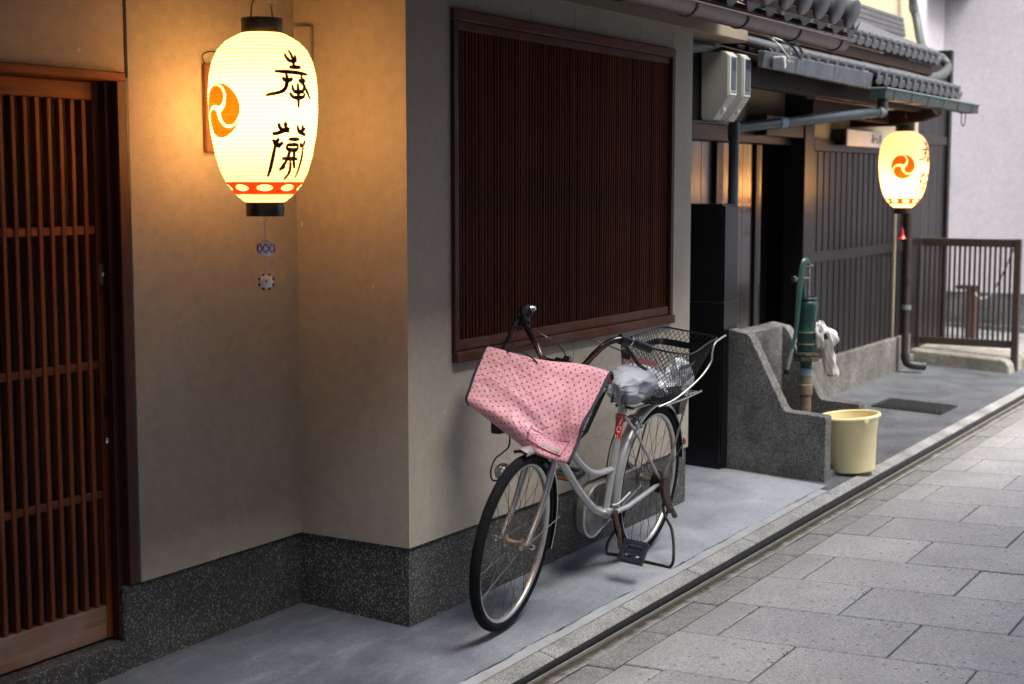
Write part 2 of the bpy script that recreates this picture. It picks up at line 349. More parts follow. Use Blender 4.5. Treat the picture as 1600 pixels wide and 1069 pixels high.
def polka():
    m = Mat('pink_polka_dot_vinyl', 0.42, 0, 0.4)
    uv = m.tc.outputs['UV']
    v = m.mapping((1 / 0.031, 1 / 0.031, 1), uv)     # uv in metres
    x, y, _ = m.sep(v)
    # staggered grid of dots
    fx = m.math('SUBTRACT', m.math('FRACT', x), 0.5); fy = m.math('SUBTRACT', m.math('FRACT', y), 0.5)
    gx = m.math('SUBTRACT', m.math('FRACT', m.math('ADD', x, 0.5)), 0.5); gy = m.math('SUBTRACT', m.math('FRACT', m.math('ADD', y, 0.5)), 0.5)
    d1 = m.math('SQRT', m.math('ADD', m.math('MULTIPLY', fx, fx), m.math('MULTIPLY', fy, fy)))
    d2 = m.math('SQRT', m.math('ADD', m.math('MULTIPLY', gx, gx), m.math('MULTIPLY', gy, gy)))
    dot = m.ramp(m.math('MINIMUM', d1, d2), [(0.105, 1.0), (0.135, 0.0)])
    n = m.noise(6, 4)
    base = m.ramp(n, [(0.3, (0.72, 0.38, 0.445)), (0.7, (0.78, 0.43, 0.495))])
    m.color(m.mix(dot, base, (0.30, 0.05, 0.11)))
    m.bump(m.noise(5.5, 5, 0.6, dist=1.6), 0.50, 0.035); m.bump(m.noise(1.0, 4, 0.55, m.mapping((26, 7, 9)), 1.0), 0.22, 0.012); m.bump(m.noise(420, 2), 0.06, 0.001)
    return m.m
M['polka'] = polka()

M['temari_a'] = simple('lilac_white_thread', (0.88, 0.86, 0.92), 0.7, var=0.04, bump=0.2)
M['temari_b'] = simple('white_thread', (0.90, 0.86, 0.87), 0.7, var=0.04, bump=0.2)
M['violet_thread'] = simple('violet_thread', (0.18, 0.075, 0.36), 0.7)
M['maroon_thread'] = simple('maroon_thread', (0.13, 0.018, 0.05), 0.7)

# ------------------------------------------------------------------ mesh builder
class MB:
    def __init__(s): s.v = []; s.f = []; s.uv = {}
    def add(s, vs, fs):
        o = len(s.v); s.v += [tuple(p) for p in vs]; s.f += [tuple(i + o for i in f) for f in fs]; return s
    def box(s, x0, x1, y0, y1, z0, z1):
        return s.add([(x0, y0, z0), (x1, y0, z0), (x1, y1, z0), (x0, y1, z0), (x0, y0, z1), (x1, y0, z1), (x1, y1, z1), (x0, y1, z1)],
                     [(0, 3, 2, 1), (4, 5, 6, 7), (0, 1, 5, 4), (1, 2, 6, 5), (2, 3, 7, 6), (3, 0, 4, 7)])
    def hexa(s, b, t):
        return s.add(list(b) + list(t), [(0, 3, 2, 1), (4, 5, 6, 7), (0, 1, 5, 4), (1, 2, 6, 5), (2, 3, 7, 6), (3, 0, 4, 7)])
    def prism(s, poly, f0, f1):
        n = len(poly); a = [f0(*p) for p in poly]; b = [f1(*p) for p in poly]
        return s.add(a + b, [tuple(range(n - 1, -1, -1)), tuple(range(n, 2 * n))] + [(i, (i + 1) % n, n + (i + 1) % n, n + i) for i in range(n)])
    def prism_x(s, poly, x0, x1): return s.prism(poly, lambda a, b: (x0, a, b), lambda a, b: (x1, a, b))
    def tube(s, pts, r, n=8, closed=False, caps=True, flat=1.0):
        pts = [Vector(p) for p in pts]; m = len(pts)
        rs = r if hasattr(r, '__len__') else [r] * m
        nrm = None; rings = []
        for i in range(m):
            if closed: t = pts[(i + 1) % m] - pts[i - 1]
            else: t = pts[min(i + 1, m - 1)] - pts[max(i - 1, 0)]
            t.normalize()
            if nrm is None:
                ref = Vector((0, 0, 1)) if abs(t.z) < 0.9 else Vector((1, 0, 0))
                nrm = ref - t * ref.dot(t)
            else: nrm = nrm - t * nrm.dot(t)
            nrm.normalize(); b = t.cross(nrm)
            rings.append([pts[i] + (nrm * math.cos(2 * PI * k / n) + b * math.sin(2 * PI * k / n) * flat) * rs[i] for k in range(n)])
        vs = [p for q in rings for p in q]; fs = []
        for i in range(m if closed else m - 1):
            for k in range(n):
                a, b2 = i * n + k, i * n + (k + 1) % n; c, d = ((i + 1) % m) * n + (k + 1) % n, ((i + 1) % m) * n + k
                fs.append((a, b2, c, d))
        if caps and not closed: fs += [tuple(range(n - 1, -1, -1)), tuple((m - 1) * n + k for k in range(n))]
        return s.add(vs, fs)
    def lathe(s, prof, n=24, mat=None, caps=True):
        mat = mat or Matrix.Identity(4); m = len(prof)
        vs = [mat @ Vector((r * math.cos(2 * PI * k / n), r * math.sin(2 * PI * k / n), z)) for r, z in prof for k in range(n)]
        fs = [(i * n + k, i * n + (k + 1) % n, (i + 1) * n + (k + 1) % n, (i + 1) * n + k) for i in range(m - 1) for k in range(n)]
        if caps: fs += [tuple(range(n - 1, -1, -1)), tuple((m - 1) * n + k for k in range(n))]
        return s.add(vs, fs)
    def grid(s, fn, nu, nv, uvfn=None):
        o = len(s.v)
        for j in range(nv + 1):
            for i in range(nu + 1):
                s.v.append(tuple(fn(i / nu, j / nv)))
                if uvfn: s.uv[len(s.v) - 1] = uvfn(i / nu, j / nv)
        for j in range(nv):
            for i in range(nu):
                a = o + j * (nu + 1) + i; s.f.append((a, a + 1, a + nu + 2, a + nu + 1))
        return s
    def mesh(s, name, mat, off=(0, 0, 0), bevel=0, smooth=False, seg=1, ang=40):
        me = bpy.data.meshes.new(name)
        me.from_pydata([(p[0] - off[0], p[1] - off[1], p[2] - off[2]) for p in s.v], [], s.f)
        if s.uv:
            l = me.uv_layers.new(name='UVMap')
            for lp in me.loops: l.data[lp.index].uv = s.uv.get(lp.vertex_index, (0, 0))
        bm = bmesh.new(); bm.from_mesh(me)
        if not s.uv: bmesh.ops.recalc_face_normals(bm, faces=bm.faces)
        if bevel:
            es = [e for e in bm.edges if len(e.link_faces) == 2 and e.calc_face_angle(0) > R(25)]
            bmesh.ops.bevel(bm, geom=es, offset=bevel, segments=seg, affect='EDGES', profile=0.5, clamp_overlap=True)
        for f in bm.faces: f.smooth = smooth
        if smooth:
            for e in bm.edges:
                if len(e.link_faces) == 2 and e.calc_face_angle(0) > R(ang): e.smooth = False
        bm.to_mesh(me); bm.free()
        me.materials.append(mat); return me

def off_of(o):
    v = Vector((0, 0, 0))
    while o is not None: v += o.location; o = o.parent
    return v

def thing(name, label, cat, loc=(0, 0, 0), group=None):
    o = bpy.data.objects.new(name, None); COL.objects.link(o); o.location = loc; o.empty_display_size = 0.1
    o['label'] = label; o['category'] = cat
    if group: o['group'] = group
    return o

def part(name, mb, mat, parent, bevel=0, smooth=False, label=None, kind=None, **kw):
    off = off_of(parent)
    ob = bpy.data.objects.new(name, mb.mesh(name, mat if not isinstance(mat, str) else M[mat], off, bevel, smooth, **kw))
    COL.objects.link(ob); ob.parent = parent
    if label: ob['label'] = label
    if kind: ob['kind'] = kind
    return ob

def inst(name, me, parent, loc, rot=None):
    ob = bpy.data.objects.new(name, me); COL.objects.link(ob); ob.parent = parent
    ob.location = Vector(loc) - off_of(parent)
    if rot is not None: ob.rotation_euler = rot
    return ob

def solo(name, mb, mat, label, cat, loc, bevel=0, smooth=False, group=None, **kw):
    ob = bpy.data.objects.new(name, mb.mesh(name, M[mat], loc, bevel, smooth, **kw)); COL.objects.link(ob)
    ob.location = loc; ob['label'] = label; ob['category'] = cat
    if group: ob['group'] = group
    return ob

def struct(name, mb, mat, loc=(0, 0, 0), bevel=0, smooth=False, **kw):
    ob = bpy.data.objects.new(name, mb.mesh(name, M[mat], loc, bevel, smooth, **kw)); COL.objects.link(ob)
    ob.location = loc; ob['kind'] = 'structure'; return ob

def catmull(pts, k=6):
    P = [Vector(p) for p in pts]; out = []
    for i in range(len(P) - 1):
        p0 = P[max(i - 1, 0)]; p1 = P[i]; p2 = P[i + 1]; p3 = P[min(i + 2, len(P) - 1)]
        for j in range(k):
            t = j / k
            out.append(0.5 * ((2 * p1) + (p2 - p0) * t + (2 * p0 - 5 * p1 + 4 * p2 - p3) * t * t + (3 * p1 - p0 - 3 * p2 + p3) * t ** 3))
    out.append(P[-1]); return out

def xframe(origin, zdir, xdir=None):
    z = Vector(zdir).normalized(); x = Vector(xdir) if xdir else (Vector((0, 0, 1)) if abs(z.z) < 0.9 else Vector((1, 0, 0)))
    x = (x - z * x.dot(z)).normalized(); y = z.cross(x)
    m = Matrix((x, y, z)).transposed().to_4x4(); m.translation = Vector(origin); return m

# ------------------------------------------------------------------ ground
def gz(x, y):
    return 0.006 + 0.009 * min(x, 3.0) + 0.003 * max(0.0, x - 3.0) + 0.04 * max(y, -0.62)
def sz(x, y):                       # street surface, falling gently to the gutter
    return -0.050 + 0.004 * max(-4.0, min(x, 10.0)) + 0.035 * (-y - 0.8)

KO, KI = -0.585, -0.515              # kerb outer and inner edge
def sheet(x0, x1, y0, y1, nx, ny, zf, dz=0.0):
    return MB().grid(lambda u, v: (x0 + (x1 - x0) * u, y0 + (y1 - y0) * v, zf(x0 + (x1 - x0) * u, y0 + (y1 - y0) * v) + dz), nx, ny)
struct('ground', MB().grid(lambda u, v: (-60 + 140 * u, -60 + 120 * v, -0.35), 2, 2), 'joint')
def walk_edge(x):                    # the pale mortar ends in a slanted edge before the trough
    return x
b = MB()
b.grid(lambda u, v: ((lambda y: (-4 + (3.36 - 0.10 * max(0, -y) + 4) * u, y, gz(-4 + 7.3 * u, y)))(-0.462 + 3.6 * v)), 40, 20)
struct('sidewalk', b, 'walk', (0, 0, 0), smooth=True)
b = MB().grid(lambda u, v: (-4 + 7.18 * u, -0.515 + 0.053 * v, gz(-4 + 7.32 * u, -0.5) + 0.002 + 0.004 * math.sin(u * 90) * v), 60, 2)
struct('cement_strip', b, 'cement', smooth=True)
rk_ = random.Random(21)
for (xa, xb) in ((-1.5, 0.9), (1.35, 2.2), (2.5, 3.2)):
    n_ = int((xb - xa) / .03); b = MB()
    pts_ = [(xa + (xb - xa) * k / n_, -0.4625 + rk_.uniform(-.003, .003)) for k in range(n_ + 1)]
    wd = [0.0035 * rk_.uniform(.25, 1.2) for _ in pts_]
    for (p, w_) in zip(pts_, wd):
        b.v += [(p[0], p[1] - w_, gz(*p) + .0065), (p[0], p[1] + w_, gz(*p) + .0045)]
    for k in range(n_): b.f.append((2 * k, 2 * k + 2, 2 * k + 3, 2 * k + 1))
    struct('pavement_crack', b, 'joint')
struct('forecourt', sheet(3.05, 16, -0.515, 3.2, 30, 14, gz, -0.005), 'forecourt', smooth=True)

kerb = bpy.data.objects.new('kerb', sheet(-4, 16, KO + 0.012, KI, 20, 1, gz, -0.012).mesh('kerb', M['joint'], (0, 0, 0)))
COL.objects.link(kerb); kerb['kind'] = 'structure'
x = -1.84
while x < 15.5:
    ln = 0.636
    bb = MB(); g = 0.004; xs = (x + g, x + ln - g)
    bb.hexa([(xs[0], KO, gz(xs[0], KO) - 0.017), (xs[1], KO, gz(xs[1], KO) - 0.017), (xs[1], KI, gz(xs[1], KI) - 0.06), (xs[0], KI, gz(xs[0], KI) - 0.06)],
            [(xs[0], KO, gz(xs[0], KO) - 0.010), (xs[1], KO, gz(xs[1], KO) - 0.010), (xs[1], KI, gz(xs[1], KI) + 0.004), (xs[0], KI, gz(xs[0], KI) + 0.004)])
    part('kerb_stone', bb, 'kerb', kerb, bevel=0.005)
    x += ln
# near-black face under the kerb and the thin metal edge beside it
b = MB()
for xa, xb in ((-4, 3), (3, 16)):
    b.hexa([(xa, KO - 0.002, -0.3), (xb, KO - 0.002, -0.3), (xb, KO + 0.05, -0.3), (xa, KO + 0.05, -0.3)],
           [(xa, KO - 0.002, gz(xa, KO) - 0.018), (xb, KO - 0.002, gz(xb, KO) - 0.018), (xb, KO + 0.05, gz(xb, KO) - 0.018), (xa, KO + 0.05, gz(xa, KO) - 0.018)])
part('kerb_face', b, 'kerb_face', kerb)
b = MB(); z0, z1 = sz(0, KO) + 0.0, sz(0, KO) + 0.007
b.hexa([(-4, KO - .020, z0 - .1), (16, KO - .020, z0 - .1), (16, KO - .014, z0 - .1), (-4, KO - .014, z0 - .1)], [(-4, KO - .020, sz(-4, KO) + .006), (10, KO - .020, sz(10, KO) + .006), (10, KO - .014, sz(10, KO) + .006), (-4, KO - .014, sz(-4, KO) + .006)])
part('metal_edging', b, 'kerb_edge', kerb)

struct('gutter', sheet(-4, 16, -0.668, KO - 0.012, 60, 2, lambda x, y: sz(x, y) - 0.004 + 0.003 * math.sin(x * 13) * math.sin(x * 5.3)), 'gutter', smooth=True)
road = struct('road', sheet(-8, 40, -9.0, -0.66, 4, 4, sz, -0.016), 'joint')
ROW0, ROW = 0.195, 0.4585
SL = 0.652
def slab_mesh(wx, wy, t=0.05):
    bb = MB().box(-wx / 2, wx / 2, -wy / 2, wy / 2, -t, 0); return bb.mesh('paving_stone', M['paving'], bevel=0.0035)
full = slab_mesh(ROW - 0.009, SL - 0.009)
halfs = {0: slab_mesh(ROW - 0.009, 0.158 - 0.009), 1: slab_mesh(ROW - 0.009, 0.478 - 0.009)}
bord = MB().box(-ROW / 2 + 0.0035, ROW / 2 - 0.0035, -0.0555, 0.0555, -0.05, 0).mesh('border_stone', M['border'], bevel=0.004)
tilt = math.atan(0.035)
nfar = 0
far = MB()
for k in range(-5, 31):
    xc = ROW0 + ROW * (k + 0.5)
    y = -0.790
    odd = k % 2
    w = 0.478 if odd == 0 else 0.158
    seq = [w] + [SL] * 8
    for i, wl in enumerate(seq):
        yc = y - wl / 2
        if yc < -4.2 or (k < 0 and yc < -2.2): break
        me = full if i else halfs[1 if odd == 0 else 0]
        jz = random.uniform(-0.0015, 0.0015)
        o = inst('paving_stone', me, road, (xc + random.uniform(-.001, .001), yc, sz(xc, yc) + jz), (-tilt + random.uniform(-.003, .003), -0.004 + random.uniform(-.003, .003), 0))
        y -= wl
    o = inst('border_stone', bord, road, (xc - 0.06, -0.730, sz(xc, -0.730) + random.uniform(-.002, .001)), (-tilt, 0, 0))

# ------------------------------------------------------------------ plaster house (near)
house = thing('plaster_house', 'beige plaster house with a dark lattice window and sliding door on the left', 'house', (0, 0, 0))
HG = 0.310; YR = 0.511
ZC = 2.62
# plaster panels; the main front is split by a thin control joint below and above the window
WX0, WX1, WZ0, WZ1 = 0.290, 2.255, 0.975, 2.310
XE = 2.497; JX = 1.262
def wallpanel(x0, x1, z0, z1, y0=0.0, y1=0.30): return MB().box(x0, x1, y0, y1, z0, z1)
part('wall_panel', wallpanel(0.0, WX0, HG, ZC), 'plaster', house)
part('wall_panel', wallpanel(WX1, XE, HG, ZC), 'plaster', house, bevel=0.006)
part('wall_panel', wallpanel(WX0, JX - .002, HG, WZ0), 'plaster', house)
part('wall_panel', wallpanel(JX + .002, WX1, HG, WZ0), 'plaster', house)
part('wall_panel', wallpanel(WX0, JX - .002, WZ1, ZC), 'plaster', house)
part('wall_panel', wallpanel(JX + .002, WX1, WZ1, ZC), 'plaster', house)
part('joint_backing', MB().box(JX - .02, JX + .02, 0.012, 0.29, HG + .01, WZ0 - .01).box(JX - .02, JX + .02, 0.012, 0.29, WZ1 + .01, ZC - .01), 'black', house)
# return wall and recessed wall
part('return_wall', MB().box(0.0, 0.30, 0.30, YR, HG, ZC), 'plaster', house)
part('recess_wall', MB().box(-0.852, 0.30, YR, YR + 0.2, HG, ZC), 'plaster', house)
part('header_wall', MB().box(-3.2, -0.864, YR + 0.004, YR + 0.2, 2.018, ZC), 'plaster', house)
part('joint_backing', MB().box(-0.866, -0.850, YR + 0.012, YR + 0.19, 2.0, ZC), 'black', house)
# granite base, set back a little under the plaster
part('granite_base', MB().box(0.010, XE - 0.012, 0.010, 0.29, -0.3, HG - 0.001), 'granite', house)
part('granite_base', MB().box(0.010, 0.28, 0.292, YR + 0.009, -0.3, HG - 0.002), 'granite', house)
part('granite_base', MB().box(-0.925, 0.28, YR + 0.010, YR + 0.19, -0.3, HG - 0.001), 'granite', house, bevel=0.006)
part('rear_wall', MB().box(0.30, 4.2, 2.2, 2.3, 0, 3.2).box(-3.2, 0.3, 2.2, 2.3, 0, 3.2), 'plaster', house)
part('side_wall', MB().box(2.30, XE - 0.01, 0.302, 2.2, 0, ZC), 'plaster', house)
part('side_wall', MB().box(-3.3, -3.2, -0.4, 2.3, 0, ZC), 'plaster', house)

part('upper_wall', MB().box(-3.2, 3.10, 0.30, 0.45, 2.75, 5.4), 'plaster', house)  # unseen upper storey, added to cut the sky overhead
part('added_upper_eave', MB().hexa([(-3.6, -0.75, 5.15), (3.4, -0.75, 5.15), (3.4, 2.6, 6.5), (-3.6, 2.6, 6.5)], [(-3.6, -0.75, 5.22), (3.4, -0.75, 5.22), (3.4, 2.6, 6.57), (-3.6, 2.6, 6.57)]), 'beam', house)  # unseen eave, added so sky light reaches only the middle of the lane
part('added_flank', MB().box(-3.2, -1.95, 0.0, YR - .001, -0.3, ZC - .001), 'plaster', house)  # unseen wall, added to block light entering the recess from the left

# lattice window
win = part('window', MB().box(WX0, WX1, 0.10, 0.14, WZ0, WZ1), 'black', house)
fr = 0.034
part('frame_rail', MB().box(WX0, WX1, -0.018, 0.09, WZ1 - 0.042, WZ1), 'frame_h', win, bevel=0.004)
part('frame_rail', MB().box(WX0, WX1, -0.030, 0.09, WZ0, WZ0 + 0.040), 'frame_h', win, bevel=0.004)
part('frame_rail', MB().box(WX0 + fr, WX1 - fr, -0.008, 0.09, WZ0 + 0.0405, WZ0 + 0.082), 'frame_h', win, bevel=0.004)
part('frame_rail', MB().box(WX0 + fr, WX1 - fr, -0.004, 0.09, WZ1 - 0.075, WZ1 - 0.0425), 'frame_h', win, bevel=0.003)
part('frame_stile', MB().box(WX0, WX0 + fr, -0.017, 0.09, WZ0 + 0.0405, WZ1 - 0.0425), 'frame_v', win, bevel=0.003)
part('frame_stile', MB().box(WX1 - fr, WX1, -0.017, 0.09, WZ0 + 0.0405, WZ1 - 0.0425), 'frame_v', win, bevel=0.003)
sx0, sx1 = WX0 + fr + 0.006, WX1 - fr - 0.006
NS = 82; pz = (sx1 - sx0) / NS
slat_me = MB().box(-0.0068, 0.0068, 0.004, 0.034, WZ0 + 0.083, WZ1 - 0.076).mesh('slat', M['slat'])
for i in range(NS):
    inst('slat', slat_me, win, (sx0 + pz * (i + 0.5), random.uniform(-.0012, .0012), 0))

# lattice door on the left
door = part('door', MB().box(-1.80, -0.905, 0.612, 0.620, 0.10, 2.0), 'black', house)
DX0, DX1, DY0, DY1 = -1.80, -0.905, 0.575, 0.610
part('stile', MB().box(-0.948, DX1, DY0, DY1, 0.130, 1.985), 'door_wood', door, bevel=0.003)
part('rail', MB().box(DX0, -0.9485, DY0 + 0.001, DY1, 1.925, 1.985), 'door_rail_wood', door, bevel=0.003)
part('kick_board', MB().box(DX0, -0.9485, DY0 + 0.001, DY1, 0.130, 0.245), 'door_kick', door, bevel=0.004)
for z in (1.505, 1.060, 0.625):
    part('rail', MB().box(DX0, -0.9485, DY0 + 0.006, DY1, z - 0.014, z + 0.014), 'door_rail_wood', door, bevel=0.002)
dsl = MB().box(-0.009, 0.009, DY0 + 0.002, DY0 + 0.026, 0.2455, 1.9245).mesh('slat', M['door_wood'], bevel=0.002)
for i in range(18):
    inst('slat', dsl, door, (-0.986 - 0.0475 * i, 0, 0))
part('jamb', MB().box(-0.903, -0.862, YR - 0.001, 0.64, HG + 0.001, 2.005), 'jamb', house, bevel=0.003)
part('jamb', MB().box(-0.926, -0.9035, YR + 0.030, 0.64, 0.10, 2.005), 'jamb', house, bevel=0.003)
part('jamb_edge', MB().box(-0.8615, -0.8525, YR + 0.001, 0.60, HG + 0.001, 2.0), 'pipe', house)
part('lintel', MB().box(-3.2, -0.880, YR - 0.020, 0.64, 1.9865, 2.016), 'door_rail_wood', house, bevel=0.004)
part('threshold', MB().box(-3.2, -0.926, YR + 0.004, 0.70, -0.2, 0.122), 'granite', house, bevel=0.004)
part('lock_plate', MB().box(-0.940, -0.922, DY0 - 0.004, DY0 + 0.002, 1.325, 1.395), 'brass', door, bevel=0.001)
b = MB(); b.lathe([(0.009, 0), (0.009, 0.006), (0.004, 0.009)], 12, xframe((-0.931, DY0 - 0.0035, 1.360), (0, -1, 0)))
part('lock_cylinder', b, 'chrome', door, smooth=True)
b = MB(); b.lathe([(0.012, 0), (0.013, 0.008), (0.006, 0.012)], 12, xframe((-0.929, DY0 + 0.0005, 0.805), (0, -1, 0)))
part('keyhole_boss', b, 'chrome', door, smooth=True)
part('finger_pull', MB().box(-0.938, -0.922, DY0 - 0.002, DY0 + 0.002, 0.880, 0.955), 'wire', door, bevel=0.001)

# plaster fascia, soffit, eave roof and brown gutter
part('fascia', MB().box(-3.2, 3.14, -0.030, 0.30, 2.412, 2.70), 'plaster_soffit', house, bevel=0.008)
part('soffit', MB().hexa([(-3.2, -0.74, 2.365), (2.74, -0.74, 2.365), (2.74, -0.032, 2.560), (-3.2, -0.032, 2.560)], [(-3.2, -0.74, 2.385), (2.74, -0.74, 2.385), (2.74, -0.032, 2.580), (-3.2, -0.032, 2.580)]), 'beam', house)
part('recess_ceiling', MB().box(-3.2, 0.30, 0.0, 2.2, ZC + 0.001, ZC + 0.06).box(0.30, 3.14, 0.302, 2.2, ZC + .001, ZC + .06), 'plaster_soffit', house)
EY, EZ, EX = -0.79, 2.388, 2.60
roof = part('roof', MB().hexa([(-3.6, EY, EZ), (EX, EY, EZ), (EX, 0.6, EZ + .56), (-3.6, 0.6, EZ + .56)],
                              [(-3.6, EY, EZ + .03), (EX, EY, EZ + .03), (EX, 0.6, EZ + .59), (-3.6, 0.6, EZ + .59)]), 'beam', house)
sl = math.atan2(0.56, 1.39)
cover = MB()
for r0, ln in ((0.066, 0.34),):
    cover.tube([(0, 0, 0.0), (0, ln, 0)], [r0, r0 * 0.86], 14)
cover.lathe([(0.074, -0.012), (0.076, 0.0), (0.070, 0.006)], 18, xframe((0, -0.002, 0), (0, -1, 0)))
cov_me = cover.mesh('roof_tile', M['tile'], smooth=True, ang=50)
pan = MB().grid(lambda u, v: (-0.075 + 0.15 * u, 0.34 * v, -0.045 + 0.05 * (2 * u - 1) ** 2 - 0.02 + 0.01 * v), 8, 1)
pan.grid(lambda u, v: (-0.075 + 0.15 * u, 0.0, -0.045 + 0.05 * (2 * u - 1) ** 2 - 0.02 - 0.05 * v), 8, 1)
pan_me = pan.mesh('roof_tile', M['tile'], smooth=True)
def roof_row(parent, x0, n, pitch, y0, z0, slope, rows, step, sc=1.0, cov=cov_me, panm=pan_me, skew=0.0):
    for r in range(rows):
        for i in range(n):
            X = x0 + i * pitch; Y = y0 + r * step * math.cos(slope) + skew * i; Z = z0 + r * step * math.sin(slope)
            a = inst('roof_tile', cov, parent, (X, Y, Z), (slope + random.uniform(-.015, .015), 0, random.uniform(-.02, .02))); a.scale = (sc,) * 3
            c = inst('roof_tile', panm, parent, (X + pitch / 2, Y + 0.01, Z), (slope, 0, 0)); c.scale = (sc,) * 3
roof_row(roof, 0.20, 12, 0.210, EY - 0.02, EZ + 0.066, sl, 4, 0.30, 0.93)
# gutter: half-round channel
def half_gutter(x0, x1, y, z, r, n=10, th=0.004, tiltz=0.0):
    bb = MB(); prof = [(y + (r) * math.cos(PI + PI * k / n), z + r * math.sin(PI + PI * k / n)) for k in range(n + 1)]
    prof += [(y + (r - th) * math.cos(PI + PI * k / n), z + (r - th) * math.sin(PI + PI * k / n)) for k in range(n, -1, -1)]
    bb.prism(prof, lambda a, c: (x0, a, c), lambda a, c: (x1, a, c + tiltz)); return bb
GY = -0.75
GZ = 2.330
gut = part('gutter', half_gutter(-3.6, 2.52, GY, GZ, 0.048), 'brown_gutter', house, smooth=True)
part('gutter_lip', MB().tube([(-3.6, GY - 0.048, GZ), (2.525, GY - 0.048, GZ)], 0.0055, 8), 'brown_gutter', gut, smooth=True)
for X in (0.2, 0.75, 1.25, 1.85, 2.40):
    part('gutter_bracket', half_gutter(X, X + 0.016, GY, GZ + .001, 0.053, th=0.004), 'wire', gut)

# ------------------------------------------------------------------ lantern
def lantern(loc, yaw, bulb_h, power, label, tassel, scale=1.0, bulb_r=0.05, text_a=R(33)):
    """loc = centre of the paper body"""
    lx, ly, lz = loc
    HH, RR = 0.281 * scale, 0.181 * scale
    t = thing('paper_lantern', label, 'lantern', (lx, ly, lz - HH), 'lit festival lanterns hanging outside the houses')
    def rad(q):            # q = -1 bottom .. 1 top
        key = [(-1.0, .062), (-.97, .075), (-.90, .098), (-.80, .121), (-.65, .143), (-.45, .160), (-.2, .173), (0.05, .180), (.3, .1805), (.5, .176), (.66, .166), (.8, .147), (.9, .120), (.97, .085), (1.0, .066)]
        for (a, ra), (b_, rb) in zip(key, key[1:]):
            if q <= b_: return scale * (ra + (rb - ra) * (q - a) / (b_ - a))
        return scale * .066
    prof = []; NR = 44
    for i in range(NR * 2 + 1):
        q = -1 + i / NR
        prof.append((rad(q) + (0.0016 * scale if i % 2 else 0), q * HH))
    mt = Matrix.Translation((lx, ly, lz))
    shade = part('paper_shade', MB().lathe(prof, 72, mt, caps=False), 'paper', t, smooth=True, ang=80)
    shade.data.polygons.foreach_set('use_smooth', [True] * len(shade.data.polygons))
    def on(a, z, d=0.0022):      # a: angle to the right of the line of sight, z: height from the centre
        q = max(-1, min(1, z / HH)); r = rad(q) + d
        th = yaw + a
        return (lx + r * math.cos(th), ly + r * math.sin(th), lz + z)
    # black caps and fittings
    part('top_cap', MB().lathe([(0.066 * scale, HH - 0.004), (0.069 * scale, HH), (0.069 * scale, HH + 0.048 * scale), (0.060 * scale, HH + 0.048 * scale), (0.060 * scale, HH)], 32, mt, caps=False), 'lantern_cap', t, smooth=True)
    part('bottom_cap', MB().lathe([(0.062 * scale, -HH + 0.004), (0.064 * scale, -HH), (0.064 * scale, -HH - 0.046 * scale), (0.056 * scale, -HH - 0.046 * scale), (0.056 * scale, -HH)], 32, mt, caps=True), 'lantern_cap', t, smooth=True)
    # the ribbon strokes printed on the paper: thin strips that follow the curved surface
    def stroke(bb, pts, w):      # pts in (angle*R, z) metres on the face
        pts = [Vector((p[0], p[1], 0)) for p in pts]
        cp = [Vector((p.x, p.y, 0)) for p in catmull(pts, 4)] if len(pts) > 2 else [pts[0].lerp(pts[-1], k / 5) for k in range(6)]
        n = len(cp); base = len(bb.v)
        for i, p in enumerate(cp):
            d = (cp[min(i + 1, n - 1)] - cp[max(i - 1, 0)]).normalized(); nn = Vector((-d.y, d.x, 0))
            ww = w * (0.75 + 0.5 * math.sin(PI * i / (n - 1)))
            for sgn in (-1, 1):
                qv = p + nn * ww * sgn / 2
                bb.v.append(on(qv.x / RR, qv.y))
        for i in range(n - 1): bb.f.append((base + 2 * i, base + 2 * i + 1, base + 2 * i + 3, base + 2 * i + 2))
    # crest: three turning commas
    def crest(ca, cz, rad_):
        hc, hr = 0.52, 0.395
        tail = [(0, .125), (30, .25), (60, .50), (75, .72), (90, .865), (105, .945), (120, .985)]
        for k in range(3):
            bb = MB(); a0 = R(102) + k * 2 * PI / 3; rows_ = []
            for j in range(9):                      # rounded head, cut by rays from the crest's centre
                al = R(49.4) * math.cos(j / 9 * PI / 2)
                q_ = math.sqrt(max(0, hr * hr - (hc * math.sin(al)) ** 2)); rows_.append((a0 - al, hc * math.cos(al) - q_, hc * math.cos(al) + q_))
            for j in range(25):
                al = 120 * j / 24
                for (x0_, y0_), (x1_, y1_) in zip(tail, tail[1:]):
                    if al <= x1_: inn = y0_ + (y1_ - y0_) * (al - x0_) / (x1_ - x0_); break
                out_ = 1.0 - 0.065 * max(0, 1 - al / 25) ** 2
                rows_.append((a0 + R(al), inn, out_))
            base = len(bb.v); NA = 6
            for (an, ri, ro) in rows_:
                for f in range(NA + 1):
                    rr_ = rad_ * (ri + (ro - ri) * f / NA); bb.v.append(on(ca + rr_ * math.cos(an) / RR, cz + rr_ * math.sin(an)))
            for j in range(len(rows_) - 1):
                for f in range(NA):
                    a = base + (NA + 1) * j + f; bb.f.append((a, a + 1, a + NA + 2, a + NA + 1))
            part('crest_comma', bb, 'paper_orange', t)
    crest(-R(52), 0.020 * scale, 0.088 * scale)
    # brushed seal-script characters, in photo pixels of the lantern face (px -> metres)
    PX = 0.562 / 820.0 * scale; CXp, CYp = 490, 520
    def ch(name, strokes, w):
        bb = MB()
        for s_ in strokes:
            stroke(bb, [((x - CXp) * PX * 1.12 + text_a * RR, -(y - CYp) * PX) for x, y in s_], w * PX)
        part(name, bb, 'ink_maroon', t)
